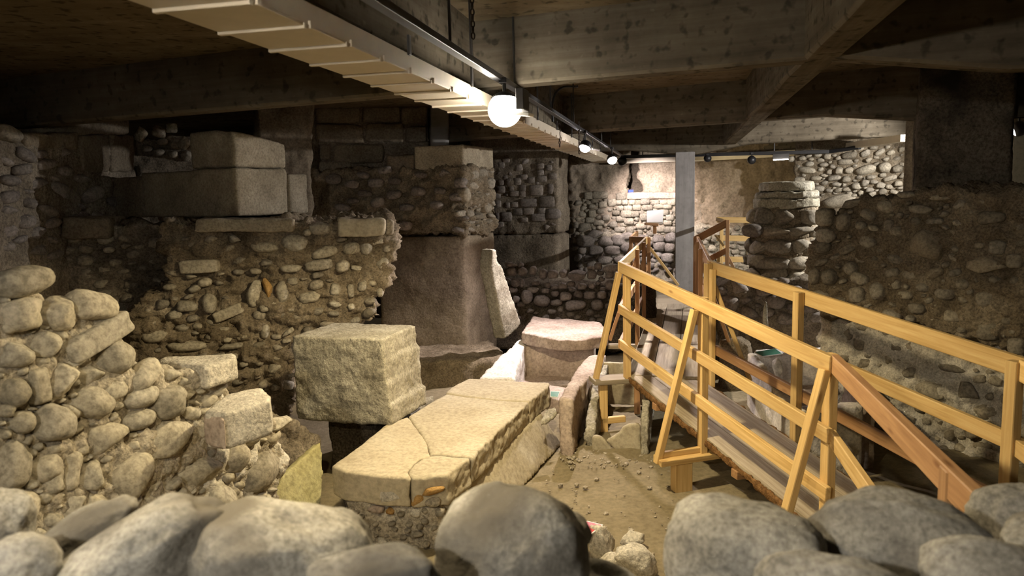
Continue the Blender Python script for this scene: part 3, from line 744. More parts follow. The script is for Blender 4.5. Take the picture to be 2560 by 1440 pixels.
# ---- dark pier at the back left
c8 = plan(P(1398, 600, 12.4)); c8l = plan(P(1180, 600, 12.9)); c8r = plan(P(1424, 600, 13.3))
F8 = Face(c8l, c8); F8r = Face(c8, c8r)
pier8 = thing('masonry_pier', 'dark squared-stone pier with a lit right side near the far wall', 'pier', (c8.x, c8.y, 0), None)
z8 = F8.hit(1390, 585).z
rock('pier_core', [hexa([c8, c8r, c8r + c8l - c8, c8l], (z8, ZS))], 'rubble_dark', pier8, voxel=.045, amp=.025, scale=5, fine=.5, seed=95)
rock('plaster_base', [hexa([c8 - F8.u * .02, c8r, c8r + c8l - c8, c8l], (0, z8))], 'rubble_dark', pier8, voxel=.05, amp=.012, scale=4, seed=96)
pl = []
S8 = 6.544
set_list(pier8, F8, zlist([(725, 625, 230, 180, 0), (960, 600, 100, 170, 0), (600, 830, 290, 140, 0), (900, 810, 260, 190, 0), (1000, 1010, 260, 190, 0, 'cobble'), (760, 1070, 240, 130, 0), (240, 1060, 190, 160, 0), (430, 980, 160, 110), (600, 970, 180, 110), (810, 960, 130, 100), (530, 1110, 130, 80),
    (370, 860, 130, 90), (260, 870, 90, 90), (370, 680, 160, 90), (500, 690, 110, 100), (150, 610, 140, 120), (500, 590, 120, 110), (280, 490, 110, 110), (420, 480, 120, 120), (640, 460, 130, 100), (520, 410, 130, 90), (820, 440, 160, 100), (800, 230, 120, 90), (150, 500, 100, 90), (100, 850, 110, 120), (100, 1050, 90, 140)], 1230, 380, S8), pl, 'cobble_dark', 'block', -.2, .55, 2)
fill(pier8, F8, [(1235, 400), (1385, 400), (1385, 570), (1235, 570)], 20, (8, 22), (.6, .9), 97, pl, ('block', 'angular'), 'cobble_dark', .95, -.2, .5)

# ---- low wall of loose cobbles
F9 = Face(P(1250, 720, 10.3), P(1600, 720, 10.0), .12)
heap = thing('cobble_bank', 'low bank of dark rounded cobbles beyond the far stone coffin', 'stones', F9.hit(1420, 800), None)
slab_px('earth_core', F9, [(1225, 712), (1570, 715), (1640, 720), (1640, 880), (1225, 880)], .9, 'earth', heap, voxel=.05, amp=.05, scale=5, seed=99)
pl = []
S9 = 6.544
set_list(heap, F9, zlist([(320, 420, 230, 110, 5, 'angular'), (480, 410, 100, 90), (340, 520, 170, 150), (510, 520, 160, 150), (680, 500, 120, 160, 20), (850, 560, 150, 180), (1010, 560, 180, 150), (1170, 550, 130, 150, 0, 'angular'), (1400, 580, 310, 190, 0, 'angular'), (1640, 560, 160, 170), (1740, 430, 130, 120), (1630, 460, 150, 70),
    (1930, 560, 150, 150), (1960, 470, 300, 150, -10), (1960, 740, 230, 170), (400, 700, 160, 140), (720, 705, 140, 85), (500, 710, 80, 140), (1040, 770, 150, 90), (920, 740, 120, 100), (1170, 750, 160, 110), (1300, 720, 150, 110), (1640, 750, 120, 100), (590, 930, 190, 230, 5), (830, 990, 270, 200, 15), (410, 970, 120, 120),
    (1220, 920, 200, 150), (1380, 1060, 350, 170, -5), (1730, 1060, 210, 190, 10), (1040, 880, 130, 100), (1420, 880, 160, 150, 0, 'angular'), (1600, 900, 200, 130), (1060, 1020, 200, 110), (680, 820, 200, 110), (880, 830, 130, 90), (1930, 1080, 180, 110), (640, 1160, 130, 80, 0, 'angular'), (730, 1190, 100, 50, 0, 'angular'), (1480, 760, 160, 110), (1800, 640, 110, 90), (360, 820, 140, 100), (1800, 900, 160, 130)], 1230, 600, S9), pl, 'cobble_dark', 'cobble', .4, 1.15, 3)
fill(heap, F9, [(1260, 670), (1600, 680), (1600, 800), (1260, 800)], 40, (8, 24), (.6, .9), 98, pl, ('cobble', 'angular'), 'cobble_dark', .9, .05, 1.0)

# ---- right-hand rubble wall and the pier on it
F3 = Face(P(2040, 700, 6.9), P(2560, 700, 5.7))
WR = thing('rubble_wall', 'massive brown rubble wall with large embedded cobbles on the right', 'wall', F3.hit(2300, 1000), None)
slab_px('rubble_core', F3, [(2048, 545), (2100, 520), (2160, 497), (2260, 482), (2400, 476), (2760, 470), (2760, 930), (2560, 880), (2430, 850), (2300, 815), (2160, 800), (2060, 785), (2020, 720), (2012, 650), (2030, 600)], 1.3, 'rubble', WR, voxel=.024, amp=.05, scale=7, fine=.75, seed=101, coarse=.05, squash=1.3)
F3b = Face(F3.o - F3.n * .12, F3.o - F3.n * .12 + F3.u, .1)
slab_px('pale_footing', F3b, [(2050, 770), (2200, 800), (2430, 840), (2760, 900), (2800, 1500), (2230, 1420), (2130, 1180), (2090, 1000), (2060, 880)], 1.0, 'mortar_white', WR, voxel=.026, amp=.06, scale=6.5, fine=.75, seed=102, coarse=.07)
pl = []
S4b = lambda l: zlist(l, 1760, 340, 3.2)
set_list(WR, F3, S4b([(960, 650, 140, 150, 0), (1110, 690, 110, 160, 10), (1190, 540, 190, 70, -10, 'angular'), (1730, 590, 200, 80, 8), (2300, 650, 240, 110, -5), (1780, 870, 290, 250, 8, 'angular', 'ashlar'), (2050, 800, 220, 100, 5, 'angular', 'ashlar'), (2250, 1030, 350, 150, 8, 'angular', 'ashlar'), (1840, 1100, 170, 90, -15, 'angular', 'ashlar'), (1540, 760, 130, 90, 10),
    (1140, 910, 140, 70, -30), (1310, 850, 140, 110, 30), (970, 800, 160, 120), (950, 890, 120, 110), (1170, 1060, 110, 120, -30), (1000, 1130, 130, 140), (1220, 1270, 130, 130), (1390, 1240, 140, 160), (1480, 720, 90, 110), (1620, 470, 160, 60), (1900, 490, 200, 60), (2400, 520, 170, 70), (880, 1120, 90, 140), (2250, 1320, 160, 110), (2480, 1000, 140, 120), (1850, 680, 150, 60), (2140, 620, 40, 50)]), pl, 'cobble', 'cobble', -.12, .95, 3)
S2b = lambda l: zlist(l, 1760, 640, 3.2)
set_list(WR, F3, S2b([(1240, 180, 160, 100, 20), (2270, 600, 200, 150), (2430, 500, 160, 120), (1920, 300, 170, 110), (2250, 330, 180, 110), (2500, 720, 160, 140), (1500, 480, 160, 100), (1700, 420, 150, 90), (2000, 480, 170, 100), (1750, 250, 130, 80)]), pl, 'cobble', 'cobble', -.14, .95, 3)
fill(WR, F3, [(2050, 560), (2160, 510), (2560, 490), (2560, 860), (2300, 800), (2060, 770), (2030, 680)], 85, (14, 50), (.5, .9), 104, pl, ('cobble', 'angular'), 'cobble', 1.1, -.2, .9, 25)
pl2 = []
set_list(WR, F3b, S2b([(1010, 600, 110, 200, 10, 'angular', 'mortar_white'), (1160, 640, 90, 140), (1245, 700, 110, 110), (1690, 730, 160, 80), (1980, 900, 260, 70, 5), (2450, 1150, 170, 130, 0), (1120, 800, 110, 100, 0, 'angular'), (1500, 830, 160, 90, 0, 'angular'), (1800, 820, 140, 80), (2330, 1000, 120, 90, 0, 'angular'), (2100, 1100, 220, 180, 20, 'angular'), (1800, 1060, 280, 140, 10, 'angular'), (2250, 1250, 200, 120, 0, 'angular')]), pl2, 'cobble', 'cobble', -.12, .95, 3)
set_list(WR, F3b, zlist([(2330, 480, 330, 90, 12, 'block', 'mortar_white'), (2420, 660, 180, 160, 0, 'angular', 'mortar_white'), (1600, 470, 160, 60, -15, 'angular', 'mortar_white'), (2180, 680, 190, 130, 0, 'angular'), (1300, 560, 200, 120, 0, 'angular'), (1450, 640, 160, 90), (2230, 400, 170, 70)], 1760, 990, 3.2), pl2, 'cobble', 'cobble', -.12, .95, 3)
fill(WR, F3b, [(2070, 800), (2300, 830), (2560, 900), (2560, 1230), (2300, 1250), (2150, 1120), (2090, 980)], 80, (12, 46), (.5, .9), 105, pl2, ('angular', 'cobble'), 'cobble', 1.1, -.18, .9, 30)

cp = [plan(P(2290, 400, 7.4)), plan(P(2528, 400, 6.95)), plan(P(2530, 400, 7.7)), plan(P(2280, 400, 8.15))]
pz0 = P(2400, 486, 7.1).z - .3
prr = rock('masonry_pier', [hexa(cp, (pz0, ZS))], 'pier', None, voxel=.035, amp=.016, scale=4, fine=.6, seed=106)
tag(prr, 'square stained masonry pier standing on the right rubble wall', 'pier')
fpc = [plan(P(2260, 400, 8.25)), plan(P(2286, 400, 8.2)), plan(P(2286, 400, 8.35)), plan(P(2264, 400, 8.4))]
pst = rock('timber_post', [hexa(fpc, (P(2270, 490, 7.9).z - .3, ZS))], 'ashlar_dark', None, voxel=.02, amp=.003, scale=5, seed=107)
tag(pst, 'slim brown post against the left side of the stained pier', 'post')

# ---- round stub of a column, courses of flat stones
cc = P(1962, 560, 9.4); R = .40
colm = thing('ruined_column', 'stub of a round column of rough courses lit from the right', 'column', (cc.x, cc.y, 0), None)
courses = [(455, 478, 1899, 2032), (479, 496, 1893, 2042), (497, 520, 1886, 2047), (522, 560, 1874, 2050), (561, 592, 1864, 2044), (594, 632, 1868, 2040), (634, 664, 1866, 2034), (666, 700, 1866, 2030)]
zmin = P(1960, 705, 9.4).z
rc = random.Random(8)
for k, (ya, yb, xa, xb) in enumerate(courses):
    za, zb = P(1960, yb, 9.4).z, P(1960, ya, 9.4).z
    a = P(xa, (ya + yb) / 2, 9.4); b = P(xb, (ya + yb) / 2, 9.4)
    ctr = plan((a + b) / 2); r = (b - a).length / 2
    h = zb - za
    if k < 3:
        pts = [ctr + Vector((math.cos(t * math.tau / 22), math.sin(t * math.tau / 22), 0)) * r * rc.uniform(.96, 1.02) for t in range(22)]
        rock('drum', [prism([Vector((p.x, p.y, za)) for p in pts], [Vector((p.x, p.y, zb)) for p in pts])], 'plaster_block', colm, voxel=.025, amp=.015, scale=8, fine=.6, seed=110 + k)
    else:
        pts = [ctr + Vector((math.cos(t * math.tau / 18), math.sin(t * math.tau / 18), 0)) * r * .86 for t in range(18)]
        rock('core_course', [prism([Vector((p.x, p.y, za - .02)) for p in pts], [Vector((p.x, p.y, zb + .02)) for p in pts])], 'rubble', colm, voxel=.03, amp=.03, scale=8, fine=.6, seed=110 + k)
        nst = 9 if k % 2 else 7
        for i in range(nst):
            t = (i + rc.uniform(-.2, .2)) / nst * math.tau + k
            nd = Vector((math.cos(t), math.sin(t), 0)); u = Vector((-nd.y, nd.x, 0))
            w = math.tau * r / nst * rc.uniform(.85, 1.15)
            hh = h * rc.uniform(.75, 1.12)
            put_stone(colm, ctr + nd * (r * .84) + ZV * ((za + zb) / 2 + rc.uniform(-.02, .02)), u, nd, w, hh, r * .42, rc.uniform(-8, 8), rc.choice(('cobble', 'angular')), 'cobble', 'stone', 3)
bz = zmin
base = thing('rubble_mound', 'dark spreading rubble foundation below the column stub', 'ruin', (cc.x, cc.y, 0), None)
Fc = Face(P(1800, 760, 9.0), P(2060, 760, 8.8))
slab_px('rubble_core', Fc, [(1795, 712), (1850, 700), (2060, 695), (2090, 900), (1800, 900)], .9, 'rubble_dark', base, voxel=.045, amp=.05, scale=5, seed=120)
pl = []
fill(base, Fc, [(1800, 712), (2050, 702), (2050, 800), (1800, 800)], 26, (18, 50), (.5, .85), 121, pl, ('cobble', 'angular'), 'cobble_dark', 1.0, .0, .9)
stone_px(colm, Face(P(1840, 580, 9.05), P(2000, 580, 9.05)), 1880, 576, 54, 34, 0, 'cobble', 'cobble_dark', .1)

# ================================================================== tombs, blocks and slabs
# ---- grey plastered masonry block
zt = P(956, 849, 5.6).z; zbk = P(964, 1070, 5.6).z
k0 = plan(PZ(956, 849, zt)); kl = plan(PZ(728, 841, zt)); kr = plan(PZ(1040, 812, zt))
kb = kr + kl - k0
parts = []
hh = (zt - zbk) / 4
offs = [(.0, .0), (.012, .015), (.03, .005), (.045, .03)]
for i in range(4):
    e, e2 = offs[i]
    ur = (kl - k0).normalized() * -1; uf = (k0 - kr).normalized()
    fp = [k0 + ur * e, kr + ur * (e + e2), kb, kl]
    parts.append(hexa(fp, (zt - hh * (i + 1) + .012, zt - hh * i)))
parts.append(hexa([k0 - ur * .02 + (kr - k0) * .02, kr - ur * .02, kb, kl + (kr - k0) * .02], (zbk + .02, zt - .02)))
gb = rock('masonry_block', parts, 'plaster_block', None, voxel=.016, amp=.005, scale=7, fine=.8, seed=130, side=.008, squash=1.8, smooth=1)
tag(gb, 'big grey cube of plastered masonry beside the cracked slab', 'block')
sup = rock('earth_footing', [hexa([k0 * .72 + kb * .28, kr * .8 + kl * .2, kb, kl * .75 + kr * .25], (-.1, zbk + .05))], 'earth', None, voxel=.04, amp=.03, scale=6, seed=131)
tag(sup, 'dark undercut earth footing below the grey masonry block', 'earth')
ssl = cut('stone_slab', [PZ(978, 1052, .42), PZ(1062, 992, .42), PZ(1085, 990, .42), PZ(1010, 1052, .42)], .1, 'plaster_block', None, voxel=.02, amp=.006, scale=7, seed=132)
tag(ssl, 'narrow pale slab wedged between grey block and cracked lid', 'slab')
Fsh = Face(P(690, 1200, 4.35), P(805, 1200, 4.75), .3)
shd = [Fsh.hit(x, y) for x, y in ((802, 1106), (808, 1180), (800, 1275), (695, 1300), (688, 1240), (705, 1190))]
o = rock('stone_shard', [prism(shd, -Fsh.n * .07)], 'lichen', None, voxel=.016, amp=.006, scale=8, seed=133)
tag(o, 'yellowish pointed slab shard leaning in the gap beside the left wall', 'slab')

# ---- tomb with the cracked lid
ZL = .50
lid = thing('tomb_lid', 'large cracked yellowish limestone lid lying on the near tomb', 'slab', PZ(1080, 1080, ZL - .2), None)
def lidpiece(pts, seed):
    top = [PZ(x, y, ZL) for x, y in pts]
    c = sum(top, Vector()) / len(top)
    top = [p - (c - p).normalized() * .006 for p in top]
    bot = [Vector((p.x, p.y, ZL - .2)) for p in top]
    e_ = (PZ(1375, 958, ZL) - PZ(1112, 1188, ZL)).normalized()
    return rock('lid_piece', [prism(top, bot)], 'lid', lid, voxel=.014, amp=.004, scale=7, seed=seed, side=.013, side_dirs=[Vector((e_.y, -e_.x, 0))], squash=1.6, smooth=0)
lidpiece([(1116, 982), (1128, 968), (1172, 946), (1372, 957), (1374, 962), (1322, 1003), (1240, 999), (1170, 991)], 140)
lidpiece([(1116, 985), (1170, 993), (1240, 1001), (1321, 1005), (1178, 1140), (1130, 1138), (1100, 1133), (1076, 1135), (1069, 1110), (1055, 1085), (1040, 1065), (1022, 1041), (1070, 1010)], 141)
lidpiece([(1019, 1041), (1038, 1066), (1053, 1086), (1067, 1111), (1073, 1137), (1058, 1142), (1035, 1157), (1020, 1176), (1024, 1193), (956, 1190), (862, 1178), (831, 1164), (925, 1094), (966, 1060)], 142)
lidpiece([(1077, 1139), (1100, 1137), (1130, 1142), (1175, 1144), (1116, 1188), (1030, 1194), (1022, 1177), (1037, 1160), (1060, 1145)], 143)
t1 = thing('stone_tomb', 'near tomb with plastered side panel under the cracked lid', 'tomb', PZ(1200, 1200, 0), None)
A = PZ(1300, 1228, 0); B = PZ(1406, 1110, 0)
dAB = (B - A).normalized(); nAB = Vector((dAB.y, -dAB.x, 0))
A0 = A - dAB * .95
sp = [A0, B, B + Vector((0, 0, .31)) - dAB * .12 - nAB * .15, A0 + Vector((0, 0, .31)) - nAB * .15]
rock('side_panel', [prism([p for p in sp], -nAB * .09)], 'lime_plaster', t1, voxel=.02, amp=.006, scale=5, seed=145)
ne = [PZ(856, 1252, ZL - .2), PZ(1090, 1268, ZL - .2)]
ne0 = plan(ne[0]); ne1 = plan(ne[1]); iv = (plan(B) - plan(A)).normalized()
rock('rubble_end', [hexa([ne0, ne1, ne1 + iv * .5, ne0 + iv * .5], (-.05, ZL - .195))], 'mortar', t1, voxel=.022, amp=.022, scale=8, fine=.7, seed=146)
fe = Face(ne0, ne1)
pl = []
set_list(t1, fe, zlist([(760, 930, 90, 80, 0, 'angular', 'mortar_white'), (560, 800, 260, 170, 0, 'angular', 'mortar_white'), (900, 850, 130, 80, 0, 'angular', 'mortar'), (500, 1160, 90, 60, 0, 'angular', 'mortar_white'), (770, 1110, 110, 50, 0, 'angular'), (780, 830, 110, 120, 0, 'angular', 'clay'), (900, 760, 200, 60, -12, 'angular', 'clay'), (440, 900, 150, 60, 0, 'angular', 'pink_plaster'), (840, 1000, 60, 50), (560, 920, 70, 50, 0, 'angular', 'clay'), (960, 930, 70, 60)], 800, 990, 3.2), pl, 'cobble', 'cobble', -.02, .6, 2)
fill(t1, fe, [(870, 1260), (1090, 1270), (1080, 1420), (900, 1420)], 40, (5, 18), (.6, .9), 147, pl, ('angular', 'cobble'), 'cobble', 1.1, .0, .9)
rock('far_side', [hexa([plan(PZ(850, 1200, .3)), plan(PZ(1135, 975, .3)), plan(PZ(1175, 975, .3)), plan(PZ(905, 1205, .3))], (-.05, ZL - .195))], 'rubble_dark', t1, voxel=.03, amp=.015, scale=6, seed=148)
br = rock('broken_stone', [prism([PZ(1352, 1052, .36), PZ(1362, 1028, .40), PZ(1388, 1012, .43), PZ(1392, 1026, .42), PZ(1380, 1046, .36)], Vector((0, 0, -.05)))], 'plaster_block', None, voxel=.012, amp=.008, scale=11, seed=149)
tag(br, 'small broken stone wedged under the lid edge above the plaster panel', 'stone')

# ---- far open coffin
t2 = thing('stone_coffin', 'open pinkish stone coffin with brightly lit left rim beyond the cracked lid', 'coffin', PZ(1380, 950, 0), None)
def wallpx(name, pts, z, mat, h=None, seed=0, voxel=.022, amp=.01, **kw):
    top = [PZ(x, y, z) for x, y in pts]
    bot = [Vector((p.x, p.y, (z - h) if h else -.05)) for p in top]
    return rock(name, [prism(top, bot)], mat, t2 if 'parent' not in kw else kw.pop('parent'), voxel=voxel, amp=amp, scale=8, seed=seed, **kw)
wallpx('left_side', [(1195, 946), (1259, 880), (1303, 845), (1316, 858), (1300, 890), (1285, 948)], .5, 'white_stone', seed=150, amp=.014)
wallpx('right_side', [(1397, 996), (1444, 915), (1470, 890), (1515, 884), (1494, 924), (1447, 965), (1431, 1000)], .5, 'pink_plaster', seed=151, side=.012)
wallpx('floor_slab', [(1270, 960), (1318, 862), (1478, 866), (1400, 1000)], .12, 'pink_plaster', seed=152, amp=.006)
wallpx('end_wall', [(1312, 862), (1322, 846), (1490, 850), (1482, 866)], .49, 'pink_plaster', seed=153, amp=.006)
ends = PZ(1345, 905, .12)
put_stone(t2, P(1352, 905, 8.62), Vector((1, -.2, 0)).normalized(), Vector((-.2, -1, 0)).normalized(), .30, .42, .07, 0, 'cobble', 'pink_plaster', 'relief_boss', 3)
lid2 = wallpx('coffin_lid', [(1303, 832), (1333, 790), (1385, 796), (1425, 796), (1500, 806), (1520, 826), (1519, 838), (1475, 846), (1420, 850), (1350, 842)], .63, 'pink_plaster', .14, 154, voxel=.02, amp=.01, parent=None, side=.014)
tag(lid2, 'broken pale pink lid slab lying across the far end of the coffin', 'slab')

# ---- third tomb, broken open under the walkway
t3 = thing('broken_tomb', 'broken plaster tomb half hidden under the wooden walkway', 'tomb', PZ(1540, 1130, 0), None)
p0 = PZ(1463, 1118, 0); lat = Vector((AXD.y, -AXD.x, 0))
sd = [p0, p0 + AXD * .0 + ZV * .16, p0 + AXD * .25 + ZV * .30, p0 + AXD * .6 + ZV * .40, p0 + AXD * 1.4 + ZV * .44, p0 + AXD * 1.4]
rock('left_shell', [prism(sd, lat * .085)], 'plaster_block', t3, voxel=.018, amp=.016, scale=10, fine=.7, seed=160)
Ft = Face(plan(PZ(1478, 1128, 0)), plan(PZ(1602, 1132, 0)))
slab_px('front_panel', Ft, [(1480, 1095), (1486, 1090), (1500, 1092), (1512, 1100), (1545, 1142), (1480, 1142)], .05, 'lime_plaster', t3, voxel=.014, amp=.004, scale=7, seed=161)
slab_px('front_panel', Ft, [(1515, 1101), (1530, 1094), (1548, 1082), (1558, 1068), (1575, 1060), (1592, 1059), (1602, 1065), (1603, 1142), (1549, 1142)], .05, 'lime_plaster', t3, voxel=.014, amp=.004, scale=7, seed=162)
r0 = PZ(1603, 1140, 0)
sd = [r0, r0 + ZV * .22, r0 + AXD * .1 + ZV * .36, r0 + AXD * .25 + ZV * .42, r0 + AXD * .5 + ZV * .36, r0 + AXD * 1.3 + ZV * .34, r0 + AXD * 1.3]
rock('right_shell', [prism(sd, lat * .06)], 'plaster_block', t3, voxel=.016, amp=.012, scale=10, fine=.7, seed=163)
b0 = plan(p0) + AXD * 1.38
rock('back_panel', [hexa([b0, b0 + lat * .66, b0 + lat * .66 + AXD * .06, b0 + AXD * .06], (0, .46))], 'lime_plaster', t3, voxel=.02, amp=.004, scale=6, seed=164)

# ---- leaning gravestone
Fs = Face(P(1232, 750, 8.75), P(1300, 750, 9.25), -.1)
gs = slab_px('leaning_stele', Fs, [(1228, 668), (1233, 622), (1243, 625), (1245, 655), (1258, 668), (1302, 806), (1298, 818), (1264, 850), (1252, 800)], .17, 'plaster_block', None, voxel=.02, amp=.008, scale=7, seed=170)
tag(gs, 'tall broken gravestone leaning against the plastered pier', 'gravestone')

# ---- coffin on the right of the ramp
t4 = thing('stone_coffin', 'pale open coffin with white rim between ramp and right rubble wall', 'coffin', PZ(1980, 960, 0), None)
for nm, pts, mt, zz in (('left_side', [(1868, 884), (1890, 884), (1995, 1012), (1965, 1012)], 'white_stone', .55), ('far_end', [(1890, 884), (1885, 874), (2075, 868), (2080, 880)], 'white_stone', .55), ('right_side', [(2080, 872), (2110, 872), (2190, 1000), (2150, 1000)], 'pink_plaster', .55), ('floor_slab', [(1895, 890), (2080, 880), (2160, 1000), (1990, 1012)], 'pink_plaster', .2)):
    wallpx(nm, pts, zz, mt, seed=171, amp=.01, parent=t4)
put_stone(t4, PZ(1944, 918, .5), Vector((1, 0, 0)), Vector((0, -1, 0)), .09, .20, .1, 12, 'cobble', 'white_stone', 'head_rest', 3)
wallpx('near_end', [(1995, 1014), (2150, 1002), (2160, 1016), (2000, 1028)], .55, 'white_stone', seed=172, amp=.01, parent=t4)
Fx = Face(P(1830, 860, 8.2), P(2050, 860, 7.9))
ss = slab_px('standing_shard', Fx, [(1905, 838), (1908, 775), (1913, 752), (1918, 758), (1922, 838)], .06, 'plaster_block', None, voxel=.014, amp=.005, scale=8, seed=173)
tag(ss, 'thin upright stone shard in the dark behind the right coffin', 'slab')
ds = slab_px('dark_fill', Fx, [(1800, 860), (1850, 850), (1880, 865), (1890, 990), (1800, 990)], .3, 'rubble', None, voxel=.035, amp=.04, scale=6, seed=174)
tag(ds, 'lump of rubble beside the right coffin and its green card', 'ruin')

# ================================================================== wooden walkways
At = P(1560, 667, 6.9); Bt = P(2086, 908, 3.97)
Ct = P(1767, 667, 6.72); Et = P(2556, 926, 3.62)
HD = 1.03                               # rail centre above deck
dk = lambda p: Vector((p.x, p.y, p.z - HD))
ramp_ = thing('wooden_ramp', 'yellow pine ramp with railings rising away from the right foreground', 'walkway', plan(Bt), None)
dirL = (Bt - At).normalized()
outL = Vector((dirL.y, -dirL.x, 0)).normalized()
if outL.x > 0: outL = -outL
def rails(parent, a, b, out, offs, w, mats, name='rail', t=.035, e=.03):
    for i, (o, ww) in enumerate(zip(offs, w)):
        board(parent, 'handrail' if i == 0 else name, a - ZV * o, b - ZV * o, ww, t, mats[i], ZV, out * .035, e)
rails(ramp_, At, Bt, outL, (0, .40, .735), (.10, .085, .085), ('wood', 'wood', 'wood'))
rails(ramp_, Ct, Et, outL * -1, (0, .40, .745), (.11, .09, .085), ('wood', 'wood', 'wood_brown'))
def lerp(a, b, t): return a + (b - a) * t
def tpx(a, b, x):                       # fraction along a-b that shows at picture column x
    lo, hi = 0.0, 1.0
    f = lambda t: CX + FPX * (lerp(a, b, t) - EYE).dot(RGT) / (lerp(a, b, t) - EYE).dot(FWD)
    for _ in range(40):
        m = (lo + hi) / 2
        if f(m) < x: lo = m
        else: hi = m
    return lo
def post(parent, top, drop, mat='wood', w=.07, t=.05, along=AXD):
    return board(parent, 'post', top + ZV * .04, top - ZV * drop, w, t, mat, along)
tm = tpx(At, Bt, 1755)
posts_L = [(lerp(At, Bt, .012), HD + .04), (lerp(At, Bt, tm), HD + .16), (lerp(At, Bt, .985), HD + .1)]
for p, dr in posts_L: post(ramp_, p - outL * .012, dr, 'wood', .07, .055, dirL)
t2_ = tpx(Ct, Et, 2000)
for p in (lerp(Ct, Et, .015), lerp(Ct, Et, t2_), lerp(Ct, Et, .99)): post(ramp_, p + outL * .012, HD + .08, 'wood', .07, .055, dirL)
board(ramp_, 'post', lerp(Ct, Et, .04) + ZV * .0 + outL * .01, lerp(Ct, Et, .04) - ZV * (HD + .05) + outL * .01, .05, .045, 'wood', dirL)
# outriggers, braces and trestle
def brace(parent, top, foot, mat='wood'):
    board(parent, 'brace', top, foot, .06, .045, mat, dirL)
f1 = PZ(1497, 968, dk(At).z - .03); f2 = PZ(1641, 1164, dk(lerp(At, Bt, tm)).z - .13); 
f1 = dk(At) + outL * .30 - ZV * .06; 
pm = lerp(At, Bt, tm); f2 = dk(pm) + outL * .36 - ZV * .17
f3 = dk(Bt) + outL * .36 - ZV * .1
brace(ramp_, At + outL * .05 - ZV * .05, f1); brace(ramp_, pm + outL * .06 - ZV * .05, f2); brace(ramp_, Bt + outL * .06 - ZV * .03, f3)
board(ramp_, 'outrigger', dk(At) + outL * .33 - ZV * .035, dk(At) - outL * .75 - ZV * .06, .17, .045, 'deck', dirL)
board(ramp_, 'outrigger', f2 + ZV * .02 - outL * .0, dk(pm) - outL * .7 - ZV * .12, .14, .045, 'wood', dirL)
board(ramp_, 'tie', f2 + ZV * .06, dk(pm) - ZV * .1, .05, .04, 'wood', ZV)
lg = dk(pm) + outL * .16
board(ramp_, 'trestle_leg', Vector((lg.x, lg.y, lg.z - .16)), Vector((lg.x, lg.y, -.02)), .14, .09, 'wood', outL)
lg2 = dk(pm) - outL * .5
board(ramp_, 'trestle_leg', Vector((lg2.x, lg2.y, lg2.z - .14)), Vector((lg2.x, lg2.y, -.02)), .14, .09, 'wood', outL)
lg3 = dk(At) + outL * .22
board(ramp_, 'trestle_leg', Vector((lg3.x, lg3.y, lg3.z - .06)), Vector((lg3.x, lg3.y, -.02)), .08, .05, 'wood', outL)
lg3 = dk(At) - outL * .6
board(ramp_, 'trestle_leg', Vector((lg3.x, lg3.y, lg3.z - .08)), Vector((lg3.x, lg3.y, -.02)), .08, .05, 'wood', outL)
board(ramp_, 'cleat', Vector((lg3.x, lg3.y, .1)) + outL * .95, Vector((lg3.x, lg3.y, .1)) + outL * .6, .06, .05, 'wood', ZV)
# deck planks
W = (Vector((Ct.x - At.x, Ct.y - At.y, 0))).dot(-outL) - .06
npl = 3
for k in range(npl):
    o0 = outL * (-.03 - W * (k + .5) / npl)
    a = dk(At) + o0 + dirL * -.05; b = dk(Bt) + o0 + dirL * .25
    ob = board(ramp_, 'plank', a - ZV * .02, b - ZV * .02, .045, W / npl - .006, 'deck', ZV)
    ob['label'] = 'worn grey deck plank'
for side in (0.0, 1.0):                 # raw sawn edge of the outer planks
    pts = []
    a = dk(At) + outL * (-.03 - W * side); b = dk(Bt) + outL * (-.03 - W * side) + dirL * .25
    n = outL if side == 0 else -outL
    rock('waney_edge', [prism([a - ZV * .005, b - ZV * .005, b - ZV * .06, a - ZV * .06], n * .022)], 'bark', ramp_, voxel=.012, amp=.01, scale=14, seed=180 + int(side), smooth=1)
for k, t in enumerate((.22, .66, .9)):
    c = dk(lerp(At, Bt, t)); board(ramp_, 'bearer', c - outL * .0 - ZV * .075, c - outL * W - ZV * .075, .06, .08, 'wood_brown', ZV)

# far level stretch along the hall
Ft_ = P(1622, 575, 10.7); Gt_ = P(1738, 571, 10.55)
Ft_.z = At.z + .0; Gt_.z = At.z
Ft_ = Vector((Ft_.x, Ft_.y, At.z)); Gt_ = Vector((Gt_.x, Gt_.y, At.z))
wk = thing('wooden_walkway', 'level wooden walkway running back to the concrete column', 'walkway', plan(lerp(At, Ft_, .5)), None)
latL = Vector((-AXD.y, AXD.x, 0))
rails(wk, At, Ft_, latL, (0, .40, .735), (.10, .085, .085), ('wood', 'wood_brown', 'wood_brown'))
rails(wk, Ct, Gt_, -latL, (0, .40, .735), (.10, .085, .085), ('wood_brown', 'wood_brown', 'wood_brown'))
for t in (.42, .72, 1.0):
    post(wk, lerp(At, Ft_, t), HD + .06, 'wood_brown'); post(wk, lerp(Ct, Gt_, t), HD + .06, 'wood_brown')
for t in (.42, 1.0):
    p = lerp(At, Ft_, t); board(wk, 'brace', p - ZV * .05, dk(p) + latL * .32, .055, .04, 'wood_brown', AXD)
    p = lerp(Ct, Gt_, t); board(wk, 'brace', p - ZV * .05, dk(p) - latL * .32, .055, .04, 'wood_brown', AXD)
    board(wk, 'outrigger', dk(lerp(At, Ft_, t)) + latL * .34 - ZV * .07, dk(lerp(Ct, Gt_, t)) - latL * .34 - ZV * .07, .05, .10, 'deck', ZV)
p = lerp(Ct, Et, .02); board(wk, 'brace', p - ZV * .05, dk(p) - latL * .36, .055, .04, 'wood', AXD)
wd = (Ct - At).dot(-latL)
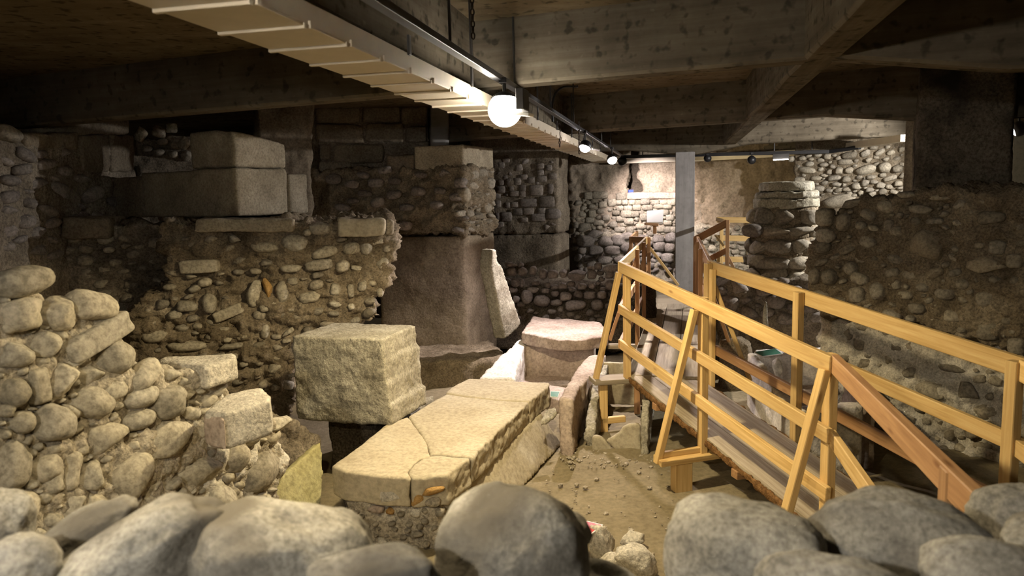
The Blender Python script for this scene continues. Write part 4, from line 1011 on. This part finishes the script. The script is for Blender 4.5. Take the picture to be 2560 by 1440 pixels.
for k in range(3):
    s0 = -latL * (.02 + (wd - .04) * (k + .5) / 3)
    board(wk, 'plank', dk(At) + s0 - ZV * .02 + AXD * -.02, dk(Ft_) + s0 - ZV * .02 + AXD * .7, .045, (wd - .04) / 3 - .008, 'deck', ZV)
for t in (.15, .5, .85):
    c = dk(lerp(At, Ft_, t)) - ZV * .08
    board(wk, 'bearer', c, c - latL * wd, .07, .09, 'wood_brown', ZV)
    for q in (.1, .9):
        e = c - latL * wd * q
        board(wk, 'trestle_leg', Vector((e.x, e.y, e.z - .03)), Vector((e.x, e.y, -.02)), .08, .06, 'wood_brown', AXD)

# platform at its end
zd = dk(At).z
zp = zd
pf = thing('wooden_platform', 'boarded platform with railings around the foot of the concrete column', 'walkway', (COLX.x, COLX.y, 0), None)
n_p = 10
pA = plan(P(1560, 700, 11.1)); 
for k in range(n_p):
    a = plan(lerp(At, Ft_, 1)) + AXD * (.45 + .34 * k)
    board(pf, 'plank', Vector((a.x, a.y, zp - .02)) + latL * .55, Vector((a.x, a.y, zp - .02)) - latL * 1.6, .04, .325, 'deck', ZV)
for q in (-.5, .4, 1.4):
    a = plan(Ft_) - latL * q
    for e in (.5, 2.3):
        b = a + AXD * e; board(pf, 'trestle_leg', Vector((b.x, b.y, zp - .04)), Vector((b.x, b.y, -.02)), .09, .07, 'wood_brown', AXD)
hz = At.z
# left wing
l0 = Ft_.copy(); l1 = Vector((P(1577, 570, 11.0).x, P(1577, 570, 11.0).y, hz))
board(pf, 'handrail', l0, l1, .09, .035, 'wood_brown')
board(pf, 'rail', l0 - ZV * .4, l1 - ZV * .4, .08, .03, 'wood_brown')
post(pf, l1, HD, 'wood_brown', .06, .05); 
l2 = l1 + AXD * 1.6; board(pf, 'handrail', l1, l2, .09, .035, 'wood_brown'); post(pf, l2, HD, 'wood_brown', .06, .05)
board(pf, 'brace', l1 - ZV * .1, l1 - ZV * 1.0 + latL * .35, .05, .04, 'wood_brown', AXD)
l3 = l0 + AXD * .5
board(pf, 'brace', l3 - ZV * .15, l3 - ZV * .72 - latL * .42, .05, .04, 'wood', AXD)
# right wing
r0_ = Gt_.copy(); r1_ = P(1819, 557, 10.3); r1_.z = max(r1_.z, hz)
board(pf, 'handrail', r0_, r1_, .10, .035, 'wood_brown')
board(pf, 'rail', r0_ - ZV * .38, r1_ - ZV * .38, .08, .03, 'wood_brown')
board(pf, 'rail', r0_ - ZV * .72, r1_ - ZV * .72, .08, .03, 'wood_brown')
post(pf, r1_, HD + .0, 'wood_brown', .06, .05)
board(pf, 'brace', r1_ - ZV * .45, r1_ - ZV * .95 + Vector((.25, 0, 0)), .05, .04, 'wood_brown', AXD)

# railing against the back wall, in warm light
fr = thing('wooden_railing', 'pale yellow wooden railing beside the far wall behind the column stub', 'railing', plan(P(1840, 600, 13.2)), None)
for y0, y1, ww in ((549, 551, .10), (595, 597, .10), (648, 649, .10)):
    board(fr, 'rail', P(1792, y0, 13.2), P(1915, y1, 12.9), ww, .04, 'wood')
board(fr, 'rail', P(1792, 548, 13.2), P(1822, 556, 11.0), .06, .035, 'wood')
for x, d in ((1804, 13.16), (1880, 13.0)):
    a = P(x, 548, d); board(fr, 'post', a, Vector((a.x, a.y, -.02)), .09, .06, 'wood', AXD)
board(fr, 'brace', P(1790, 590, 13.1), P(1812, 618, 12.4), .05, .04, 'wood', AXD)

# near level stretch: only its left rails reach the picture
nk = thing('wooden_walkway', 'near end of the walkway whose brown handrail comes towards the viewer', 'walkway', plan(Bt) - AXD * .8, None)
Qt = PZ(2447, 1271, Bt.z)
Qd = (Qt - Bt).normalized()
board(nk, 'handrail', Bt, Bt + Qd * 2.0, .10, .045, 'wood_brown')
board(nk, 'rail', Bt - ZV * .42, Bt - ZV * .42 + Qd * 1.4, .09, .035, 'wood')
lt = Vector((-Qd.y, Qd.x, 0))
if lt.x > 0: lt = -lt
board(nk, 'rail', Et + ZV * 0, Et + Qd * 1.5, .11, .04, 'wood'); board(nk, 'rail', Et - ZV * .4, Et - ZV * .4 + Qd * 1.5, .09, .04, 'wood')
for k in range(3):
    o0 = -lt * (.04 + .74 * (k + .5) / 3)
    board(nk, 'plank', dk(Bt) + o0 - ZV * .02 + dirL * .26 - Qd * .0, dk(Bt) + o0 - ZV * .02 + Qd * 2.2, .045, .74 / 3 - .008, 'deck', ZV)
e0 = Bt + Qd * 1.7
board(nk, 'post', e0 + ZV * .04, Vector((e0.x, e0.y, -.02)), .07, .055, 'wood_brown', Qd)
for q in (.1, .9):
    b = dk(Bt) + Qd * 1.2 - lt * .78 * q - ZV * .05
    board(nk, 'trestle_leg', b, Vector((b.x, b.y, -.02)), .08, .06, 'wood_brown', Qd)
b = dk(Bt) + Qd * 1.2 - ZV * .07; board(nk, 'bearer', b, b - lt * .8, .06, .08, 'wood_brown')

# ================================================================== column, tray, lamps
zc0 = zp
colw = .32
u = pd_
bm = bmesh.new(); bmesh.ops.create_cube(bm, size=1.0)
hcol = ZB - .1 - zc0
for v in bm.verts: v.co = Vector((v.co.x * hcol, v.co.y * colw, v.co.z * colw))
bmesh.ops.bevel(bm, geom=list(bm.edges), offset=.008, segments=1, affect='EDGES')
me = bpy.data.meshes.new('concrete_column'); bm.to_mesh(me); bm.free()
mw = Matrix((ZV, u, ZV.cross(u))).transposed().to_4x4(); mw.translation = Vector((COLX.x, COLX.y, zc0 + hcol / 2))
col = link('concrete_column', me, 'column', None, mw)
tag(col, 'slim square grey concrete column rising from the end platform to the beam', 'column')

# ---- cream cable tray with cover panels
HT = EYE.z + .62
XL, XR = -1.668, -1.33
tray = thing('cable_tray', 'cream metal cable tray with overlapping cover panels slung under the ceiling', 'cable tray', AX(-1.5, 6, HT), None)
def axbox(name, X0, X1, d0, d1, z0, z1, mat, parent, bev=.002):
    a = AX((X0 + X1) / 2, d0, (z0 + z1) / 2); b = AX((X0 + X1) / 2, d1, (z0 + z1) / 2)
    return board(parent, name, a, b, z1 - z0, abs(X1 - X0), mat, ZV, Vector((0, 0, 0)), 0, bev)
d = -.6; k = 0; plen = .335
while d < 15.0:
    L = plen
    cvp = axbox('cover_panel', XL, XR, d, min(d + L - .004, 15.0), HT - .002 * (k % 2) - .004, HT + .006, 'tray', tray)
    axbox('seam_lip', XL - .004, XR + .004, d - .010, d + .012, HT - .016, HT + .004, 'tray', cvp)
    if k % 1 == 0: axbox('clip', XR - .002, XR + .014, d - .012, d + .022, HT - .01, HT + .018, 'tray', cvp)
    d += L; k += 1
axbox('side_rail', XR - .006, XR + .004, -.8, 15.0, HT + .004, HT + .085, 'tray', tray)
axbox('side_rail', XL - .004, XL + .006, -.8, 15.0, HT + .004, HT + .085, 'tray', tray)
for i in range(12):
    dd = .4 + i * 1.1
    axbox('hanger', XR + .01, XR + .022, dd, dd + .03, HT + .07, ZB + .02 if i % 2 else ZS, 'tray_dark', tray)

# ---- lighting track
HK = EYE.z + .721
trk = thing('lighting_track', 'dark lighting track with bright steel edge along the cream tray', 'lighting track', AX(-1.14, 6, HK), None)
axbox('track_bar', -1.165, -1.115, -1.0, 14.9, HK, HK + .035, 'black', trk)
axbox('steel_conduit', -1.182, -1.168, -1.0, 14.9, HK + .012, HK + .026, 'chrome', trk)
axbox('steel_conduit', -1.16, -1.147, -1.0, 4.65, HK + .038, HK + .052, 'chrome', trk)
for i in range(9):
    dd = .9 + i * 1.45
    axbox('hanger', -1.148, -1.135, dd, dd + .012, HK + .03, ZS, 'tray_dark', trk)
trk2 = thing('lighting_track', 'dark cross track with unlit lamps in front of the far wall', 'lighting track', P(1900, 395, 13.6), None)
ta, tb = P(1560, 392, 14.0), P(2075, 379, 12.6)
board(trk2, 'track_bar', ta, tb, .06, .06, 'black')
board(trk2, 'track_bar', tb, P(2150, 368, 12.0), .06, .06, 'black')
for t in (.1, .75, .92):
    p = lerp(ta, tb, t); board(trk2, 'hanger', p, Vector((p.x, p.y, ZS)), .02, .02, 'tray_dark', AXD)

def ball(r, lo, hi, name, seg=28, rings=14):   # part of a sphere between two polar angles (degrees), pole along +Z
    v, f = [], []
    for j in range(rings + 1):
        th = math.radians(lo + (hi - lo) * j / rings)
        for i in range(seg):
            ph = i / seg * math.tau
            v.append(Vector((r * math.sin(th) * math.cos(ph), r * math.sin(th) * math.sin(ph), r * math.cos(th))))
    for j in range(rings):
        for i in range(seg):
            f.append((j * seg + i, j * seg + (i + 1) % seg, (j + 1) * seg + (i + 1) % seg, (j + 1) * seg + i))
    f.append(tuple(range(seg))); f.append(tuple(range((rings) * seg, (rings + 1) * seg)))
    return mesh_from(v, f, name, True)
def basis(z):
    z = z.normalized(); x = (Vector((0, 0, 1)) if abs(z.z) < .95 else Vector((1, 0, 0))).cross(z).normalized(); y = z.cross(x)
    return Matrix((x, y, z)).transposed().to_4x4()
def spot_lamp(label, c, aim, track_z, r=.075, glow='glow_cool', power=0, color=COOL, cone=100, blend=.8, cap=62, soft=.05, plate=None):
    t = thing('spot_lamp', label, 'lamp', c, 'ball spotlights on the ceiling tracks')
    dr = (aim - c).normalized()
    mw = basis(dr); mw.translation = c
    hd = link('lamp_head', ball(r, cap, 180, 'lamp_head'), 'black', t, mw)
    link('bulb', ball(r * .93, 0, cap + 6, 'bulb'), glow, hd, mw)
    board(t, 'stem', c + ZV * (r * .9), Vector((c.x, c.y, track_z)), .022, .022, 'black', AXD)
    a = Vector((c.x, c.y, track_z)) 
    board(t, 'adapter', a - AXD * .05, a + AXD * .05, .035, .05, 'black')
    if power:
        L = bpy.data.lights.new('spot_light', 'SPOT'); L.energy = power; L.color = color
        L.spot_size = math.radians(cone); L.spot_blend = blend; L.shadow_soft_size = soft
        lo = bpy.data.objects.new('spot_light', L); C.objects.link(lo)
        lo.parent = t; lo.matrix_parent_inverse = t.matrix_basis.inverted()
        m2 = basis(-dr); m2.translation = c + dr * (r + soft + .012); lo.matrix_basis = m2
    return t
# key lamp over the tombs
c1 = P(1262, 275, 4.81)
l1_ = spot_lamp('glaring ball spotlight nearest the viewer on the main track', c1, Vector((-.2, 4.4, 0)), HK, .115, 'glow_warm', KEY_POWER, WARM, 165, .25, 128, .05)
e = P(1306, 250, 4.75)
board(l1_, 'driver_box', e - AXD * .09, e + AXD * .09, .13, .05, 'tray_dark')
board(l1_, 'reflector_plate', P(1285, 284, 4.75), P(1328, 287, 4.7), .02, .09, 'white_card')
c2 = P(1463, 366, 8.84)
l2_ = spot_lamp('second lit ball spotlight along the main track', c2, PZ(1300, 920, .4), HK, .075, 'glow_cool', 145, COOL, 125, .95, 75, .04)
board(l2_, 'reflector_plate', c2 + Vector((.08, 0, -.03)), c2 + Vector((.17, 0, -.05)), .015, .08, 'white_card')
c3 = P(1530, 398, 12.06)
spot_lamp('third lit ball spotlight near the end of the main track', c3, P(1600, 620, 10.9), HK, .085, 'glow_cool', 45, COOL, 130, .8, 75, .04)
c4 = P(1556, 403, 13.9)
spot_lamp('dark ball spotlight turned to the far wall, last on the main track', c4, FB.hit(1645, 530), ta.z, .085, 'glow_dim', 130, COOL, 84, .9, 40, .03)
# lamps on the cross track
c5 = P(1769, 396, 13.4); spot_lamp('small dark lamp on the cross track beside the concrete column', c5, FB.hit(1900, 500), lerp(ta, tb, .4).z, .07, 'glow_dim', 6, WARM, 120, .9, 40, .03)
c6 = P(1879, 400, 13.1); spot_lamp('dark ball lamp hanging on a stem right of the column', c6, PZ(1850, 640, .8), lerp(ta, tb, .6).z, .075, 'glow_dim', 6, WARM, 120, .9, 40, .03)
em = thing('tube_lamp', 'small box lamp with a thin glowing strip on the cross track', 'lamp', P(1952, 395, 12.9), None)
a, b = P(1932, 392, 12.9), P(1973, 390, 12.8)
board(em, 'housing', a, b, .09, .07, 'tray_dark')
board(em, 'glow_strip', P(1933, 400, 12.86), P(1971, 398, 12.76), .014, .05, 'glow_dim')
# lamp beyond the pier on the right
c7_ = P(2547, 322, 8.95)
spot_lamp('ball lamp half hidden behind the stained pier at the right edge', c7_, P(1990, 520, 10.2), ZS, .09, 'glow_dim', 230, (1, .95, .9), 138, .3, 55, .04)
# two unseen fill lamps added on the near track to light the foreground
c8_ = AX(-1.14, 1.62, HK - .15)  # added out of view, brightens the left wall and front cobbles
spot_lamp('added unseen fill spotlight on the near run of the main track above the viewer', c8_, Vector((-.3, 2.6, 1.0)), HK, .085, 'glow_warm', NEAR_FILL_POWER, WARM, 135, .9, 75, .05)
c9_ = AX(-1.14, -.7, HK - .15)  # added out of view, soft fill for the cobble fronts
spot_lamp('added unseen fill spotlight on the near run of the main track behind the viewer', c9_, Vector((.5, 3.0, 1.0)), HK, .085, 'glow_warm', 46, (1, .92, .78), 120, .9, 75, .05)
pw = plain_box('wall_pale', P(2700, 400, 11.5) - Vector((1.1, .1, 1.2)), P(2700, 400, 11.5) + Vector((1.5, .1, 1.2)), 'palewall', None, 'structure', 'pale rendered wall seen past the stained pier')

# ---- chains and cable
def chain(label, p, length, parent=None):
    t = thing('hanging_chain', label, 'chain', p, 'chains under the ceiling')
    n = int(length / .032)
    bmm = bmesh.new()
    R_, r_ = .016, .0045
    verts = []
    for i in range(14):
        for j in range(6):
            a = i / 14 * math.tau; bb = j / 6 * math.tau
            verts.append(bmm.verts.new(((R_ * .62 + r_ * math.cos(bb)) * math.cos(a), r_ * math.sin(bb), (R_ * 1.15 + r_ * math.cos(bb)) * math.sin(a))))
    for i in range(14):
        for j in range(6):
            bmm.faces.new([verts[i * 6 + j], verts[((i + 1) % 14) * 6 + j], verts[((i + 1) % 14) * 6 + (j + 1) % 6], verts[i * 6 + (j + 1) % 6]])
    me = bpy.data.meshes.new('chain_link'); bmm.to_mesh(me); bmm.free()
    me.materials.append(MAT['chain'])
    for k in range(n):
        mw = Matrix.Translation(p - ZV * (k * .032)) @ Matrix.Rotation(math.radians(90 * (k % 2) + 20), 4, 'Z')
        link('chain_link', me, None, t, mw)
p = P(1180, 0, 4.3); chain('rusty chain hanging left of the glaring lamp', Vector((p.x, p.y, ZS)), .38)
p = P(1397, 225, 8.35); chain('short chain beside the black cable loop', Vector((p.x, p.y, ZB)), .26)
p = P(1446, 215, 8.45); chain('longer chain hanging over the second lit lamp', Vector((p.x, p.y, ZB + .02)), .36)
cu = bpy.data.curves.new('cable', 'CURVE'); cu.dimensions = '3D'; cu.bevel_depth = .012; cu.bevel_resolution = 2
s = cu.splines.new('BEZIER')
cp_ = [P(1445, 216, 8.2), P(1400, 222, 8.2), P(1383, 250, 8.2), P(1382, 305, 8.2)]
s.bezier_points.add(len(cp_) - 1)
for bp_, q in zip(s.bezier_points, cp_):
    bp_.co = q; bp_.handle_left_type = bp_.handle_right_type = 'AUTO'
cab0 = bpy.data.objects.new('tmp', cu); C.objects.link(cab0)
cme = bpy.data.meshes.new_from_object(cab0.evaluated_get(bpy.context.evaluated_depsgraph_get()))
bpy.data.objects.remove(cab0); cme.materials.clear()
cab = link('black_cable', cme, 'black')
tag(cab, 'black cable looping down from the beam to the track', 'cable')

# ================================================================== foreground cobble wall, cards, loose stones
fw = thing('cobble_wall', 'row of large blurred grey cobbles topping the wall in the foreground', 'wall', (0, 1.5, 0), None)
rock('mortar_core', [prism([Vector((-2.6, 1.15, -.1)), Vector((2.6, 1.0, -.1)), Vector((2.6, 1.0, 1.13)), Vector((-2.6, 1.15, 1.13))], Vector((0, .62, 0)))], 'earth', fw, voxel=.04, amp=.03, scale=6, seed=190)
def big(x, y, w, h, d, ang=0, seed=0, dep=1.0, kind='cobble', mat='cobble_near'):
    me = stone_mesh(kind, 300 + seed, 5)
    n = len(me.vertices); co = np.empty(n * 3); me.vertices.foreach_get('co', co); co = co.reshape(-1, 3)
    co *= (1 + .05 * vnoise(co * 2.2 + seed, seed) + .018 * vnoise(co * 7 + seed, seed + 1) + .010 * vnoise(co * 17 + seed, seed + 2) - .03 * np.clip(vnoise(co * 3.4 + seed * 2, seed + 4) - .45, 0, 1))[:, None]
    me.vertices.foreach_set('co', co.ravel()); me.update()
    me.materials.append(MAT[mat])
    c = P(x, y, d); k = d / FPX
    r = ray(x, y); nn_ = Vector((-r.x, -r.y, 0)).normalized(); uu = Vector((-nn_.y, nn_.x, 0))
    if uu.x < 0: uu = -uu
    up = ZV
    a = math.radians(-ang)
    X = uu * math.cos(a) + up * math.sin(a); Z_ = up * math.cos(a) - uu * math.sin(a)
    Wd, Hd = w * k, h * k
    mw = Matrix((X * Wd / 2, nn_ * (min(Wd, Hd) * dep / 2), Z_ * Hd / 2)).transposed().to_4x4(); mw.translation = c
    return link('cobble', me, None, fw, mw)
big(20, 1310, 130, 180, 1.75, 10, 1)
big(40, 1420, 210, 170, 1.35, -20, 2)
big(150, 1395, 440, 150, 1.5, -33, 3)
big(330, 1425, 540, 250, 1.42, -30, 4, 1.0)
big(705, 1425, 510, 340, 1.5, 12, 5)
big(930, 1465, 360, 190, 1.25, 0, 6)
big(1275, 1400, 405, 400, 1.5, 12, 7)
big(1490, 1535, 330, 250, 1.6, 10, 8)
big(1862, 1400, 415, 300, 1.52, 5, 9)
big(2245, 1370, 455, 285, 1.55, 8, 10)
big(2545, 1300, 240, 180, 1.75, 0, 11)
big(2480, 1440, 340, 190, 1.3, 0, 12)
big(2080, 1470, 400, 170, 1.28, 0, 13)
big(1150, 1490, 260, 150, 1.6, 0, 14)
big(1420, 1330, 120, 110, 1.62, 30, 15)
big(2650, 1420, 300, 260, 1.5, 0, 16)

def loose(x, y, w, h, d, label, i, mat='mortar_white', kind='angular', ang=0, sub=4):
    d = PZ(x, y + h * .42, 0).y; c = P(x, y, d); k = d / FPX
    me = stone_mesh(kind, 500 + i, sub); me.materials.append(MAT[mat])
    co = np.empty(len(me.vertices) * 3); me.vertices.foreach_get('co', co); co = co.reshape(-1, 3)
    co *= (1 + .09 * vnoise(co * 2.6 + i, i) + .04 * vnoise(co * 7 + i, i + 1))[:, None]
    me.vertices.foreach_set('co', co.ravel()); me.update()
    mw = Matrix.Translation(c) @ Matrix.Rotation(math.radians(ang), 4, 'Y') @ Matrix.Diagonal((w * k / 2, (w + h) * k / 4, h * k / 2, 1))
    return tag(link('rubble_stone', me, None, None, mw), label, 'stone', 'pale rubble lumps on the sand')
loose(1502, 1352, 78, 96, 4.55, 'pale rubble lump that props up the red card', 1)
loose(1580, 1348, 66, 48, 4.75, 'small pale rubble lump at the back of the sand group', 2)
loose(1588, 1402, 118, 84, 4.5, 'widest pale rubble lump on the sand, nearest the viewer', 3)
loose(1520, 1410, 70, 60, 4.42, 'low pale rubble lump half hidden by the front cobbles', 4)
loose(1690, 1432, 60, 50, 4.35, 'pale rubble lump just left of the rounded grey front cobble', 5)
rng = random.Random(77)
def grit():
    bmg = bmesh.new()
    for k in range(260):
        if rng.random() < .6: x = rng.uniform(1400, 1640); y = rng.uniform(1122, 1170)
        else: x = rng.uniform(1330, 1700); y = rng.uniform(1150, 1400)
        p = PZ(x, y, .012); s_ = rng.uniform(.004, .014) if rng.random() < .9 else .025
        m = Matrix.Translation(p) @ Matrix.Rotation(rng.uniform(0, 6), 4, 'Z') @ Matrix.Diagonal((s_, s_ * .8, s_ * .6, 1))
        bmesh.ops.create_icosphere(bmg, subdivisions=1, radius=1, matrix=m)
    me = bpy.data.meshes.new('gravel'); bmg.to_mesh(me); bmg.free()
    o = link('gravel', me, 'mortar'); tag(o, 'fine pale grit strewn over the sand floor', 'gravel', None, 'stuff')
grit()

def card(name, label, quad, face_mat, cat='sign', th=.008, inset=.1, leg=None):
    c = sum(quad, Vector()) / 4
    t = thing(name, label, cat, c, 'information cards by the tombs' if cat == 'sign' else None)
    n = (quad[1] - quad[0]).cross(quad[3] - quad[0]).normalized()
    if n.z < 0: n = -n
    v, f = prism(quad, [q - n * th for q in quad])
    cbk = link('card_back', mesh_from(v, f, 'card_back'), 'white_card', t)
    q2 = [q + (c - q) * inset + n * .0015 for q in quad]
    v, f = prism(q2, [q - n * .001 for q in q2])
    link('printed_field', mesh_from(v, f, 'printed_field'), face_mat, cbk)
    return t
card('information_card', 'green card with white border on the rim of the right coffin', [PZ(1884, 880, .60), PZ(1905, 891, .585), PZ(1958, 884, .60), PZ(1940, 871, .63)], 'green_card')
card('information_card', 'small green card with white border at the corner of the cracked lid', [PZ(1376, 978, .47), PZ(1376, 992, .44), PZ(1395, 993, .44), PZ(1400, 979, .47)], 'green_card')
card('information_card', 'red card with white border propped on rubble beside the front cobble', [P(1425, 1325, 4.34), P(1468, 1343, 4.26), P(1508, 1312, 4.36), P(1468, 1302, 4.46)], 'red_card')
lec = card('lectern_board', 'glaring white reading board on the corner of the far railing', [P(1617, 527, 11.15), P(1617, 556, 10.62), P(1656, 555, 10.58), P(1659, 524, 11.1)], 'white_card', 'lectern', .03, .04)
q = P(1637, 556, 10.66); board(lec, 'stand', q, q - ZV * .16, .05, .05, 'wood_brown', AXD)
board(lec, 'ledge', P(1612, 559, 10.6), P(1645, 562, 10.6), .04, .09, 'wood_brown')
sb = P(642, 1016, 3.86)
